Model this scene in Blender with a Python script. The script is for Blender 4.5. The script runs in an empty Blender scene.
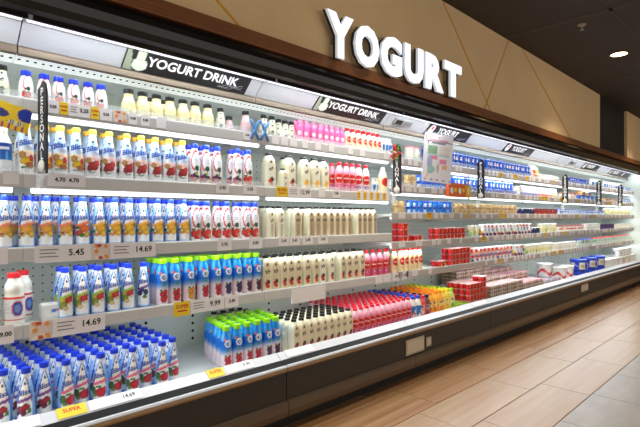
import bpy, bmesh, math, random
import numpy as np
from mathutils import Vector, Matrix
random.seed(7)
sc = bpy.context.scene
COL = sc.collection

# ------------------------------------------------------------------ camera
EYE = 1.40
TH = math.atan2(484, 480)
cam_d = bpy.data.cameras.new('camera'); cam = bpy.data.objects.new('camera', cam_d); COL.objects.link(cam)
cam_d.sensor_width = 36.0; cam_d.lens = 36.0 * 480 / 640; cam_d.shift_y = 3.5 / 640
cam_d.clip_start = 0.05; cam_d.clip_end = 100
cam.location = (0, 0, EYE); cam.rotation_euler = (math.pi / 2, 0, TH - math.pi / 2)
sc.camera = cam
# ------------------------------------------------------------------ world, exposure
w = bpy.data.worlds.new('store_ambient'); sc.world = w; w.use_nodes = True
bg = w.node_tree.nodes['Background']; bg.inputs[0].default_value = (1.0, 0.93, 0.84, 1); bg.inputs[1].default_value = 0.95
vs = sc.view_settings; vs.view_transform = 'Standard'; vs.look = 'None'; vs.gamma = 1; vs.exposure = 0.12; vs.use_curve_mapping = False
E_SHELF = 1.6; E_TUBE = 0.75; E_TOP = 0.6; E_SPOT = 150.0; E_LETTER = 1.1; W_CANOPY_FILL = 5.2; W_SHELF = 2.0

# ------------------------------------------------------------------ helpers
def lin1(c):
    c /= 255.0
    return c / 12.92 if c <= .04045 else ((c + .055) / 1.055) ** 2.4
def lin(rgb): return (lin1(rgb[0]), lin1(rgb[1]), lin1(rgb[2]))
MATS = {}
def mat(name, rgb, rough=.45, metal=0, emit=0, noise=0, nscale=30, bump=0, coat=0, stretch=None, alpha=1, rgb2=None, trans=0, spec=.5):
    if name in MATS: return MATS[name]
    m = bpy.data.materials.new(name); m.use_nodes = True; nt = m.node_tree; p = nt.nodes['Principled BSDF']
    c = lin(rgb) + (1,)
    p.inputs['Base Color'].default_value = c; p.inputs['Roughness'].default_value = rough; p.inputs['Metallic'].default_value = metal
    p.inputs['Specular IOR Level'].default_value = spec
    if coat: p.inputs['Coat Weight'].default_value = coat
    if trans: p.inputs['Transmission Weight'].default_value = trans
    if alpha < 1: p.inputs['Alpha'].default_value = alpha
    if emit:
        p.inputs['Emission Color'].default_value = c; p.inputs['Emission Strength'].default_value = emit
    if noise or bump:
        tc = nt.nodes.new('ShaderNodeTexCoord'); mp = nt.nodes.new('ShaderNodeMapping'); n = nt.nodes.new('ShaderNodeTexNoise')
        n.inputs['Scale'].default_value = nscale; n.inputs['Detail'].default_value = 4
        if stretch: mp.inputs['Scale'].default_value = stretch
        nt.links.new(tc.outputs['Object'], mp.inputs[0]); nt.links.new(mp.outputs[0], n.inputs['Vector'])
        if noise:
            mx = nt.nodes.new('ShaderNodeMix'); mx.data_type = 'RGBA'
            d = lin(rgb2) if rgb2 else tuple(v * (1 - noise) for v in c[:3])
            mx.inputs[6].default_value = c; mx.inputs[7].default_value = tuple(d) + (1,)
            rp = nt.nodes.new('ShaderNodeMapRange'); rp.inputs[1].default_value = .35; rp.inputs[2].default_value = .65
            nt.links.new(n.outputs[0], rp.inputs[0]); nt.links.new(rp.outputs[0], mx.inputs[0]); nt.links.new(mx.outputs[2], p.inputs['Base Color'])
        if bump:
            b = nt.nodes.new('ShaderNodeBump'); b.inputs['Strength'].default_value = bump; b.inputs['Distance'].default_value = .002
            nt.links.new(n.outputs[0], b.inputs['Height']); nt.links.new(b.outputs[0], p.inputs['Normal'])
    MATS[name] = m; return m
def attr_mat(name, rough=.32, coat=0, sss=0):
    m = bpy.data.materials.new(name); m.use_nodes = True; nt = m.node_tree; p = nt.nodes['Principled BSDF']
    a = nt.nodes.new('ShaderNodeVertexColor'); a.layer_name = 'Col'
    n = nt.nodes.new('ShaderNodeTexNoise'); n.inputs['Scale'].default_value = 60
    hs = nt.nodes.new('ShaderNodeHueSaturation'); mr = nt.nodes.new('ShaderNodeMapRange')
    mr.inputs[3].default_value = .94; mr.inputs[4].default_value = 1.06
    nt.links.new(n.outputs[0], mr.inputs[0]); nt.links.new(mr.outputs[0], hs.inputs['Value'])
    nt.links.new(a.outputs[0], hs.inputs['Color']); nt.links.new(hs.outputs[0], p.inputs['Base Color'])
    p.inputs['Roughness'].default_value = rough; MATS[name] = m; return m
PRINT = attr_mat('printed_plastic', .3); PAPER = attr_mat('printed_paper', .6)

class MB:
    def __init__(s): s.v = []; s.f = []
    def box(s, x0, x1, y0, y1, z0, z1):
        b = len(s.v); s.v += [(x, y, z) for z in (z0, z1) for y in (y0, y1) for x in (x0, x1)]
        s.f += [tuple(b + i for i in q) for q in ((0, 2, 3, 1), (4, 5, 7, 6), (0, 1, 5, 4), (2, 6, 7, 3), (0, 4, 6, 2), (1, 3, 7, 5))]
        return s
    def prism(s, prof, x0, x1):                        # profile of (y, z), run along x
        b = len(s.v); n = len(prof)
        s.v += [(x0, y, z) for y, z in prof] + [(x1, y, z) for y, z in prof]
        s.f += [(b + i, b + (i + 1) % n, b + n + (i + 1) % n, b + n + i) for i in range(n)]
        s.f += [tuple(b + i for i in reversed(range(n))), tuple(b + n + i for i in range(n))]
        return s
    def disc(s, c, r, n=8, axis='y'):
        b = len(s.v)
        for i in range(n):
            a = 2 * math.pi * i / n
            if axis == 'y': s.v.append((c[0] + r * math.cos(a), c[1], c[2] + r * math.sin(a)))
            else: s.v.append((c[0] + r * math.cos(a), c[1] + r * math.sin(a), c[2]))
        s.f.append(tuple(range(b, b + n))); return s
    def tube(s, pts, r, n=8):
        b = len(s.v)
        for k, p in enumerate(pts):
            p = Vector(p); t = (Vector(pts[min(k + 1, len(pts) - 1)]) - Vector(pts[max(k - 1, 0)])).normalized()
            a = t.orthogonal().normalized(); c = t.cross(a)
            for i in range(n):
                q = p + r * (math.cos(2 * math.pi * i / n) * a + math.sin(2 * math.pi * i / n) * c); s.v.append(tuple(q))
        for k in range(len(pts) - 1):
            for i in range(n):
                s.f.append((b + k * n + i, b + k * n + (i + 1) % n, b + (k + 1) * n + (i + 1) % n, b + (k + 1) * n + i))
        s.f += [tuple(b + i for i in range(n)), tuple(b + (len(pts) - 1) * n + i for i in range(n))]
        return s
    def mesh(s, name, m, smooth=False, bevel=0, colors=None):
        me = bpy.data.meshes.new(name); me.from_pydata(s.v, [], s.f)
        bm = bmesh.new(); bm.from_mesh(me)
        bmesh.ops.recalc_face_normals(bm, faces=bm.faces)
        if bevel: bmesh.ops.bevel(bm, geom=bm.edges[:], offset=bevel, segments=2, profile=.6, affect='EDGES')
        bm.to_mesh(me); bm.free()
        me.materials.append(m)
        if smooth: me.polygons.foreach_set('use_smooth', [True] * len(me.polygons))
        return me
def obj(name, me, parent=None, loc=(0, 0, 0), rot=(0, 0, 0)):
    o = bpy.data.objects.new(name, me); COL.objects.link(o); o.location = loc; o.rotation_euler = rot
    if parent: o.parent = parent
    return o
def thing(name, label, cat, loc=(0, 0, 0), rot=(0, 0, 0), group=None):
    o = bpy.data.objects.new(name, None); COL.objects.link(o); o.empty_display_size = .05
    o.location = loc; o.rotation_euler = rot; o['label'] = label; o['category'] = cat
    if group: o['group'] = group
    return o
def struct(o): o['kind'] = 'structure'; return o

def colour(me, cols):
    a = me.color_attributes.new('Col', 'FLOAT_COLOR', 'POINT')
    arr = np.ones((len(me.vertices), 4), dtype=np.float32); arr[:, :3] = np.array(cols, dtype=np.float32)
    a.data.foreach_set('color', arr.ravel())
def smooth_profile(pts, n):
    t = np.array([p[0] for p in pts]); r = np.array([p[1] for p in pts])
    m = np.gradient(r, t); tt = np.linspace(t[0], t[-1], n); out = []
    for x in tt:
        k = min(max(np.searchsorted(t, x) - 1, 0), len(t) - 2); h = t[k + 1] - t[k]; u = (x - t[k]) / h
        d = (r[k + 1] - r[k]) / h
        m0 = 0 if d == 0 else max(min(m[k] / d, 3), 0) * d; m1 = 0 if d == 0 else max(min(m[k + 1] / d, 3), 0) * d
        out.append((2 * u**3 - 3 * u**2 + 1) * r[k] + (u**3 - 2 * u**2 + u) * h * m0 + (-2 * u**3 + 3 * u**2) * r[k + 1] + (u**3 - u**2) * h * m1)
    return list(zip(tt, out))
def lathe(name, pts, H, R, m, nseg=40, rings=44, cf=None, power=2, smooth=True, raw=False):
    prof = pts if raw else smooth_profile(pts, rings)
    V = []; F = []; cols = []
    for t, r in prof:
        for i in range(nseg):
            a = 2 * math.pi * i / nseg
            k = R * r
            if power != 2:
                pw = power if t < .72 else power + (2 - power) * min(1, (t - .72) / .16)
                k = R * r * (abs(math.cos(a))**pw + abs(math.sin(a))**pw) ** (-1 / pw)
            x, y = k * math.sin(a), -k * math.cos(a)
            V.append((x, y, t * H))
            if cf:
                aa = a if a <= math.pi else a - 2 * math.pi
                if power == 2: s = aa * R / H
                else: s = x / H if math.cos(a) > .55 else (.6 if aa > 0 else -.6)
                cols.append(lin(cf(s, t, aa)))
    n = len(prof)
    for k in range(n - 1):
        for i in range(nseg):
            F.append((k * nseg + i, k * nseg + (i + 1) % nseg, (k + 1) * nseg + (i + 1) % nseg, (k + 1) * nseg + i))
    F.append(tuple(reversed(range(nseg)))); F.append(tuple((n - 1) * nseg + i for i in range(nseg)))
    me = bpy.data.meshes.new(name); me.from_pydata(V, [], F); me.materials.append(m)
    if smooth: me.polygons.foreach_set('use_smooth', [True] * (len(F) - 2) + [False, False])
    if cf: colour(me, cols)
    return me
def cap_mesh(name, r, z0, z1, m, ribs=True):
    n = 36; V = []; F = []
    prof = [(r * .97, z0), (r, z0 + (z1 - z0) * .08), (r, z0 + (z1 - z0) * .82), (r * .93, z1), (r * .6, z1)]
    for k, (rr, z) in enumerate(prof):
        for i in range(n):
            q = rr * (1 - (.035 if ribs and i % 2 and k in (1, 2) else 0)); a = 2 * math.pi * i / n
            V.append((q * math.sin(a), -q * math.cos(a), z))
    for k in range(len(prof) - 1):
        for i in range(n): F.append((k * n + i, k * n + (i + 1) % n, (k + 1) * n + (i + 1) % n, (k + 1) * n + i))
    F += [tuple(reversed(range(n))), tuple((len(prof) - 1) * n + i for i in range(n))]
    me = bpy.data.meshes.new(name); me.from_pydata(V, [], F); me.materials.append(m)
    return me
TCACHE = {}; SCR = bpy.data.scenes.new('scratch')
# lettering: the font outline laid in the x-z plane, facing -y
def text_geo(s, size, bold=0, shear=0, ax='CENTER', extrude=0, bevel=0):
    key = (s, size, bold, shear, ax, extrude, bevel)
    if key in TCACHE: return TCACHE[key]
    cu = bpy.data.curves.new('lettering', 'FONT'); cu.body = s; cu.size = size; cu.offset = bold; cu.shear = shear
    cu.align_x = ax; cu.align_y = 'CENTER'; cu.extrude = extrude; cu.resolution_u = 3; cu.bevel_depth = bevel; cu.bevel_resolution = 1
    o = bpy.data.objects.new('lettering', cu); SCR.collection.objects.link(o)
    vl = SCR.view_layers[0]; vl.update(); dg = vl.depsgraph
    me = bpy.data.meshes.new_from_object(o.evaluated_get(dg), depsgraph=dg)
    V = [(v.co.x, -v.co.z, v.co.y) for v in me.vertices]; F = [tuple(p.vertices) for p in me.polygons]
    bpy.data.objects.remove(o); bpy.data.curves.remove(cu); bpy.data.meshes.remove(me)
    TCACHE[key] = (V, F)
    return V, F
def text_mesh(s, size, m, off=(0, 0, 0), rot=0, **k):
    V, F = text_geo(s, size, **k); c, n = math.cos(rot), math.sin(rot)
    V = [(x * c - z * n + off[0], y + off[1], x * n + z * c + off[2]) for x, y, z in V]
    me = bpy.data.meshes.new('lettering'); me.from_pydata(V, [], F); me.materials.append(m); return me
def wrap_text(s, size, m, prof, H, R, s0, z0, rot=0, **k):   # lettering laid round a bottle
    V, F = text_geo(s, size, **k); c, n = math.cos(rot), math.sin(rot); out = []
    T = [p[0] * H for p in prof]; RR = [p[1] * R for p in prof]
    for x, y, z in V:
        xx, zz = x * c - z * n + s0, x * n + z * c + z0
        r = float(np.interp(zz, T, RR)) + .0012; a = xx / r
        out.append((r * math.sin(a), -r * math.cos(a), zz))
    me = bpy.data.meshes.new('lettering'); me.from_pydata(out, [], F); me.materials.append(m); return me
def print_mesh(name, wd, ht, nx, ny, cf, m=None):          # a printed sheet in the x-z plane, base at z=0
    V = []; F = []; cols = []
    for j in range(ny + 1):
        for i in range(nx + 1):
            u, v = i / nx, j / ny; V.append(((u - .5) * wd, 0, v * ht)); cols.append(lin(cf(u, v)))
    for j in range(ny):
        for i in range(nx): F.append((j * (nx + 1) + i, j * (nx + 1) + i + 1, (j + 1) * (nx + 1) + i + 1, (j + 1) * (nx + 1) + i))
    me = bpy.data.meshes.new(name); me.from_pydata(V, [], F); me.materials.append(m or PAPER); colour(me, cols); return me

def YC(u): return math.sin(TH) - (u - 320) / 480 * math.cos(TH)
def XU(u, Y): return Y * (math.cos(TH) + (u - 320) / 480 * math.sin(TH)) / YC(u)   # run position of a measured column at depth Y

_T = ['first', 'second', 'third', 'fourth', 'fifth', 'sixth', 'seventh', 'eighth', 'ninth', 'tenth', 'eleventh', 'twelfth', 'thirteenth',
      'fourteenth', 'fifteenth', 'sixteenth', 'seventeenth', 'eighteenth', 'nineteenth']
_D = {2: 'twenty', 3: 'thirty', 4: 'forty', 5: 'fifty', 6: 'sixty'}
_DT = {2: 'twentieth', 3: 'thirtieth', 4: 'fortieth', 5: 'fiftieth', 6: 'sixtieth'}
def nth(i):                                                # 0-based
    n = i + 1
    if n < 20: return _T[n - 1]
    return _DT[n // 10] if n % 10 == 0 else _D[n // 10] + '-' + _T[n % 10 - 1]

# ------------------------------------------------------------------ materials
WHITE = (236, 238, 236)
M_white = mat('white_enamel', (228, 232, 230), .4, noise=.04, nscale=6)
M_rear = mat('pale_rear_panel', (214, 222, 214), .5, noise=.05, nscale=5)
M_hole = mat('dark_hole', (14, 14, 16), .8)
M_black = mat('black_gloss_canopy', (16, 14, 14), .22, noise=.2, nscale=8)
M_blackmat = mat('black_matt', (14, 13, 13), .6)
M_brown = mat('dark_brown_panel', (40, 33, 29), .5, noise=.15, nscale=4)
M_lower = mat('bronze_grey_panel', (100, 87, 74), .32, metal=.35, noise=.12, nscale=3)
M_bronze = mat('bronze_bumper', (150, 118, 84), .35, metal=.3, noise=.1, nscale=12, stretch=(1, 8, 8))
M_chrome = mat('pale_bumper_trim', (196, 198, 204), .3, noise=.04, nscale=5)
M_rail = mat('clear_grey_rail', (204, 203, 202), .35, noise=.05, nscale=10)
M_railtan = mat('taupe_price_rail', (190, 182, 178), .4, noise=.06, nscale=10)
M_head = mat('header_white', (188, 190, 196), .4, noise=.03, nscale=4)
M_headrail = mat('header_taupe_rail', (120, 106, 92), .35, metal=.5, noise=.1, nscale=6)
M_led = mat('led_strip', (244, 249, 255), .4, emit=E_SHELF)
M_tube = mat('canopy_tube', (222, 224, 238), .4, emit=E_TUBE)
M_top = mat('top_strip', (224, 230, 226), .4, emit=E_TOP)
M_wood = mat('walnut_board', (136, 84, 46), .4, noise=.3, nscale=9, stretch=(.25, 4, 14), bump=.1)
M_wall = mat('tan_wall', (240, 206, 156), .75, noise=.05, nscale=3)
M_gold = mat('gold_inlay', (232, 172, 60), .4, metal=.1, noise=.1, nscale=20)
M_ceil = mat('dark_ceiling', (58, 48, 41), .8, noise=.1, nscale=2)
M_ceil2 = mat('ceiling_joint', (66, 56, 48), .8, noise=.1, nscale=5)
M_tag = mat('lilac_price_card', (238, 234, 238), .55, noise=.03, nscale=20)
M_yel = mat('yellow_card', (243, 210, 30), .5, noise=.04, nscale=20)
M_ink = mat('black_ink', (25, 24, 26), .6)
M_red = mat('red_ink', (205, 35, 30), .55)
M_navy = mat('navy_script', (24, 70, 168), .4)
M_gilt = mat('gold_script', (198, 158, 74), .4)
M_wink = mat('white_ink', (240, 240, 240), .5)
M_acryl = mat('clear_acrylic', (235, 240, 242), .12, alpha=.28)
M_steel = mat('steel_wire', (150, 150, 150), .3, metal=.9)
M_letter = mat('lit_letter_face', (236, 244, 255), .35, emit=E_LETTER)
M_lside = mat('letter_return', (226, 233, 242), .35, emit=.35)
CAPS = {k: mat('cap_' + k, c, .3, noise=.05, nscale=40) for k, c in dict(blue=(22, 58, 210), yellow=(240, 186, 44), black=(24, 24, 24),
        lime=(150, 222, 20), red=(226, 34, 48), pink=(248, 140, 186), white=(238, 238, 236), navy=(24, 28, 96), orange=(244, 140, 24),
        royal=(10, 82, 208), maroon=(120, 20, 40), gold=(232, 206, 40), green=(70, 178, 40), cream=(240, 232, 200)).items()}

# ------------------------------------------------------------------ the setting
CEIL = 3.456; WY = 2.42; XA, XB = -4.0, 18.0
MODS = [-.84 + 1.44 * i for i in range(10)]; XEND = MODS[-1]
# floor: substrate + tiles
fl = struct(obj('floor', MB().box(XA, XB, -6, 3.4, -.06, -.004).mesh('floor', mat('grout', (92, 74, 58), .8, noise=.1, nscale=10))))
def tile_mat(name, a, b, stretch, sc_, rough):
    m = mat(name, a, rough, noise=.5, nscale=sc_, stretch=stretch, rgb2=b, bump=.02)
    nt = m.node_tree; mp = [n for n in nt.nodes if n.type == 'MAPPING'][0]
    oi = nt.nodes.new('ShaderNodeObjectInfo'); ad = nt.nodes.new('ShaderNodeVectorMath'); ad.operation = 'SCALE'
    ad.inputs[0].default_value = (37, 19, 5); nt.links.new(oi.outputs['Random'], ad.inputs['Scale']); nt.links.new(ad.outputs[0], mp.inputs['Location'])
    return m
M_tile = tile_mat('wood_look_tile', (174, 144, 114), (164, 132, 100), (.3, 6, 1), 3.2, .27)
M_tile2 = tile_mat('wood_look_tile_base_reflection', (166, 130, 94), (146, 106, 72), (.22, 6, 1), 3.2, .27)  # wood grain plus the case base's reflection, coloured in as browner streaks
M_grey = tile_mat('grey_stone_tile', (170, 164, 158), (156, 150, 146), (1, 3, 1), 3, .3)
def tile(x0, x1, y0, y1, m, cache={}):
    g = .0025; k = (round(x1 - x0, 3), round(y1 - y0, 3), m.name)
    if k not in cache:
        a, b = (x1 - x0) / 2 - g, (y1 - y0) / 2 - g
        cache[k] = MB().prism([(-b, -.01), (-b, -.0015), (-b + .0015, 0), (b - .0015, 0), (b, -.0015), (b, -.01)], -a, a).mesh('tile', m)
    obj('tile', cache[k], fl, ((x0 + x1) / 2, (y0 + y1) / 2, 0))
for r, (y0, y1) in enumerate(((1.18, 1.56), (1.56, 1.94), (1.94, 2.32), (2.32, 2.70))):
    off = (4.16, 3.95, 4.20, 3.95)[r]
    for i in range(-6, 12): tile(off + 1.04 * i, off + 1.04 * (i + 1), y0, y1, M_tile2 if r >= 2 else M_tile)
for r in range(5):
    y1 = 1.18 - .7 * r
    for i in range(-8, 19): tile(4.2 + .7 * i, 4.2 + .7 * (i + 1), y1 - .7, y1, M_grey)
cl = struct(obj('ceiling', MB().box(XA, XB, -6, 3.4, CEIL, CEIL + .1).mesh('ceiling', M_ceil)))
for (x0, x1, y0, y1) in ((3.9, 9.0, 1.33, 1.36), (5.35, 5.43, -1, 2.4), (8.1, 8.15, -1, 2.4)):
    obj('joint_strip', MB().box(x0, x1, y0, y1, CEIL - .004, CEIL + .01).mesh('joint_strip', M_ceil2), cl)
wl = struct(obj('wall_back', MB().box(XA, 9.04, WY, WY + .1, 2.50, CEIL).box(10.8, XB, WY, WY + .1, 2.50, CEIL).mesh('wall_back', M_wall)))
obj('dark_recess_panel', MB().box(9.04, 10.8, WY + .05, WY + .1, 2.50, CEIL).mesh('dark_recess_panel', M_blackmat), wl)
struct(obj('wall_end', MB().box(XB, XB + .1, -6, 3.4, 0, CEIL).mesh('wall_end', M_wall)))
struct(obj('wall_rear', MB().box(XA, XB, 3.3, 3.4, 0, 2.6).mesh('wall_rear', M_wall)))
def inlay(n, a, b, wd=.016):
    (x0, z0), (x1, z1) = a, b; d = Vector((x1 - x0, 0, z1 - z0)).normalized(); p = Vector((d.z, 0, -d.x)) * wd / 2
    m = MB(); V = [Vector((x0, 0, z0)), Vector((x1, 0, z1))]
    for y in (WY - .004, WY + .002):
        for q, s in ((V[0], 1), (V[0], -1), (V[1], -1), (V[1], 1)): m.v.append(tuple(q + p * s + Vector((0, y, 0))))
    m.f = [(0, 1, 2, 3), (4, 5, 6, 7), (0, 1, 5, 4), (1, 2, 6, 5), (2, 3, 7, 6), (3, 0, 4, 7)]
    struct(obj('trim_%d' % n, m.mesh('gold_inlay', M_gold)))
for n, (a, b) in enumerate((((4.04, CEIL), (5.04, 2.553)), ((5.49, CEIL), (4.88, 2.553)), ((5.86, CEIL), (7.6, 2.553)), ((.35, CEIL), (1.72, 2.553)),
                            ((12.9, CEIL), (12.1, 2.553)), ((-.6, CEIL), (-1.2, 2.553)))): inlay(n + 1, a, b)
struct(obj('trim_7', MB().box(XA, XB, 2.395, WY + .1, 2.466, 2.553).mesh('walnut_bulkhead_board', M_wood, bevel=.004)))

# ------------------------------------------------------------------ refrigerated case, one unit per bay
NEAR = [1.955, 1.598, 1.246, .883]; FAR = [1.93, 1.68, 1.43, 1.165, .885]
YS, YR, DECK = 2.60, 3.20, .44
RW = 1.44 - .006
def lx(prof, name, m, **k): return MB().prism(prof, .003, .003 + RW).mesh(name, m, **k)
arc = [(2.425 + .04 * math.cos(a), 2.37 + .05 * math.sin(a)) for a in [math.pi * (1 - .08 * k) for k in range(0, 1)]]
can = [(2.44, 2.464), (2.412, 2.455), (2.404, 2.43), (2.404, 2.40), (2.412, 2.36), (2.43, 2.33), (2.46, 2.315), (2.53, 2.315), (2.53, 2.464)]
ME = dict(
    rear_panel=MB().box(0, 1.44, YR, YR + .03, DECK - .03, 2.26).mesh('rear_panel', M_rear),
    deck=MB().box(0, 1.44, 2.47, YR, DECK - .03, DECK).mesh('deck', M_white),
    lip_strip=lx([(2.474, .494), (2.468, .496), (2.42, .457), (2.42, .44), (2.474, .44)], 'lip_strip', mat('lip_pale', (212, 213, 220), .35, noise=.04, nscale=6)),
    lip=lx([(2.42, .457), (2.374, .434), (2.372, .40), (2.474, .40), (2.474, .4405), (2.42, .4405)], 'lip', mat('lip_black', (14, 13, 14), .55, spec=.12)),
    bumper_trim=lx([(2.371, .437), (2.362, .435), (2.355, .426), (2.356, .420), (2.371, .420)], 'bumper_trim', M_chrome),
    bumper=lx([(2.371, .4198), (2.356, .4198), (2.349, .41), (2.352, .398), (2.366, .3945), (2.371, .3945)], 'bumper', M_bronze),
    base_panel=lx([(2.366, .394), (2.366, .216), (2.40, .216), (2.40, .394)], 'base_panel', M_brown),
    lower_panel=lx([(2.37, .213), (2.352, .206), (2.343, .19), (2.343, .15), (2.352, .11), (2.372, .093), (2.45, .093), (2.45, .213)], 'lower_panel', M_lower),
    kick_plate=MB().box(0, 1.44, 2.45, 2.50, 0, .40).mesh('kick_plate', M_blackmat),
    canopy=MB().prism(can, 0, 1.44).mesh('canopy', M_black),
    canopy_back=MB().box(0, 1.44, 2.53, YR + .03, 2.36, 2.42).mesh('canopy_back', M_blackmat),
    inner_ceiling=MB().box(0, 1.44, 2.78, YR, 2.205, 2.235).mesh('inner_ceiling', M_white),
    header_panel=lx([(2.598, 2.336), (2.702, 2.236), (2.712, 2.246), (2.608, 2.346)], 'header_panel', M_head),
    header_rail=lx([(2.698, 2.238), (2.694, 2.228), (2.696, 2.198), (2.708, 2.19), (2.722, 2.195), (2.722, 2.25)], 'header_rail', M_headrail),
    tube_light=MB().prism([(2.535, 2.35), (2.532, 2.335), (2.545, 2.318), (2.575, 2.318), (2.592, 2.332), (2.595, 2.35)], .012, 1.428).mesh('tube_light', M_tube),
    added_lamp_hood=MB().prism([(2.462, 2.316), (2.462, 2.296), (2.466, 2.292), (2.470, 2.296), (2.470, 2.316)], .01, 1.43).mesh('added_lamp_hood', M_black),  # hood added only to go with the extra canopy light
    top_strip=lx([(2.722, 2.193), (2.79, 2.171), (2.79, 2.181), (2.722, 2.203)], 'top_strip', M_top))
dots = MB(); nrm = Vector((0, -.307, -.952))
for i in range(40):
    x = .018 + .036 * i; p = Vector((x, 2.748, 2.1845)) + nrm * .0015
    b = len(dots.v)
    for k in range(6):
        a = k * math.pi / 3; q = p + .0085 * (math.cos(a) * Vector((1, 0, 0)) + math.sin(a) * Vector((0, .952, -.307))); dots.v.append(tuple(q))
    dots.f.append(tuple(range(b, b + 6)))
ME['strip_holes'] = dots.mesh('strip_holes', M_hole)
pf = MB()
for j in range(22):
    for i in range(28): pf.disc((.04 + .0505 * i, YR - .0012, .86 + .048 * j), .0052, 6)
ME['perforations'] = pf.mesh('perforations', M_hole)
vt = MB()
for i in range(4):
    for j in range(4): vt.disc((.16 + .36 * i, YR - .0015, .50 + .056 * j), .011, 10)
ME['vent_holes'] = vt.mesh('vent_holes', M_hole)
def shelf_meshes(tan, visible_led, fence):
    r = M_railtan if tan else M_rail
    d = dict(tray=MB().prism([(YS + .006, -.022), (YS + .006, 0), (YR, 0), (YR, -.03), (YS + .3, -.03)], .004, 1.436).mesh('tray', M_white),
             price_rail=MB().prism([(YS, .012), (YS - .004, .004), (YS - .004, -.052), (YS, -.058), (YS + .006, -.058), (YS + .006, .012)], .001, 1.439).mesh('price_rail', r),
             light_strip=(MB().prism([(YS + .004, -.060), (YS + .004, -.078), (YS + .016, -.084), (YS + .034, -.078), (YS + .034, -.060)], .04, 1.40) if visible_led
                          else MB().prism([(YS + .02, -.030), (YS + .02, -.046), (YS + .034, -.052), (YS + .05, -.046), (YS + .05, -.030)], .04, 1.40)).mesh('light_strip', M_led),
             bracket=MB().prism([(YS + .08, -.03), (YR, -.03), (YR, -.085), (YR - .1, -.08)], 0, .004).mesh('bracket', M_white))
    if fence: d['front_fence'] = MB().box(.01, 1.43, YS + .008, YS + .011, .0, .042).mesh('front_fence', M_acryl)
    return d
SH = {(t, v, f): shelf_meshes(t, v, f) for t in (0, 1) for v in (0, 1) for f in (0, 1)}
def strip_or_fill_lamp(parent, loc, d, ln, wd, watts):            # area light into the case
    l = bpy.data.lights.new('strip_or_fill_lamp', 'AREA'); l.shape = 'RECTANGLE'; l.size = ln; l.size_y = wd; l.energy = watts; l.color = (.90, .97, 1)
    o = bpy.data.objects.new('strip_or_fill_lamp', l); COL.objects.link(o); o.parent = parent; o.location = loc
    o.rotation_euler = (math.atan2(d[1], -d[2]), 0, 0)
BAYLAB = ['refrigerated case section at left edge of picture with kefir bottles', 'refrigerated case section under the first drink header sign',
          'refrigerated case section with cream jugs and pink bottles', 'refrigerated case section behind the hanging paper poster',
          'refrigerated case section with domed clear packs, beside the second white-lettered blade sign', 'refrigerated case section with red-swirl tubs on its bottom deck',
          'refrigerated case section with blue buckets on its bottom deck', 'refrigerated case section just before the far end section',
          'last refrigerated case section at far right end']
for b in range(9):
    x0 = MODS[b]
    t = thing('refrigerated_case', BAYLAB[b], 'refrigerator', (x0, 0, 0), group='refrigerated case sections')
    for k in ('deck', 'lip_strip', 'lip', 'bumper_trim', 'bumper', 'base_panel', 'lower_panel', 'kick_plate', 'canopy', 'canopy_back',
              'inner_ceiling', 'header_panel', 'header_rail', 'tube_light', 'added_lamp_hood'): obj(k, ME[k], t)
    strip_or_fill_lamp(t, (.72, 2.486, 2.302), (0, .42, -.9), 1.36, .022, W_CANOPY_FILL)  # added fill light under the canopy, where no fixture stands
    ts = obj('top_strip', ME['top_strip'], t); obj('strip_holes', ME['strip_holes'], ts)['kind'] = 'stuff'
    rp = obj('rear_panel', ME['rear_panel'], t)
    obj('perforations', ME['perforations'], rp)['kind'] = 'stuff'; obj('vent_holes', ME['vent_holes'], rp)['kind'] = 'stuff'
    near = b < 3
    for j, z in enumerate(NEAR if near else FAR):
        sh = obj('shelf', SH[(0 if near else 1, 1 if z > 1.45 else 0, 1 if j < 2 else 0)]['tray'], t, (0, 0, z))
        d = SH[(0 if near else 1, 1 if z > 1.45 else 0, 1 if j < 2 else 0)]
        for k in d:
            if k == 'tray': continue
            if k == 'bracket': obj(k, d[k], sh, (.012, 0, 0)); obj(k, d[k], sh, (1.424, 0, 0))
            else: obj(k, d[k], sh)
        strip_or_fill_lamp(sh, (.72, YS + .018, -.088 if z > 1.45 else -.060), (0, .32, -.94) if z > 1.45 else (0, -.1, -1), 1.36, .016, W_SHELF)
    if b == 8:
        obj('end_panel', MB().box(1.44, 1.48, 2.47, YR + .03, 0, 2.36).mesh('end_panel', M_rear), t)
# extra fittings on the base panel
def plate(nm, label, u, v0, v1, wd, m, extra=None):
    Y = 2.362; x = XU(u, Y); k = Y / YC(u) / 480; z0, z1 = EYE - (v1 - 217) * k, EYE - (v0 - 217) * k
    t = thing(nm, label, 'cover plate', (x, Y + .0032, z0))
    obj('plate', MB().box(-wd / 2, wd / 2, -.010, .0, 0, z1 - z0).mesh('plate', m, bevel=.003), t)
    obj('rim', MB().box(-wd / 2 + .012, wd / 2 - .012, -.013, -.009, .015, z1 - z0 - .015).mesh('rim', mat('plate_inset', (196, 184, 168), .4)), t)
    return t
M_plate = mat('pale_plate', (176, 164, 148), .4, noise=.06, nscale=10)
plate('card_holder', 'pale card holder on dark base panel beside a small switch plate', 415, 338, 353, .27, M_plate)
plate('switch_plate', 'small narrow switch plate right of the pale card holder', 428.5, 337, 346, .075, M_plate)
plate('cover_plate', 'pale square cover plate on base panel below the blue buckets', 584.5, 284, 291, .32, M_plate)

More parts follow.
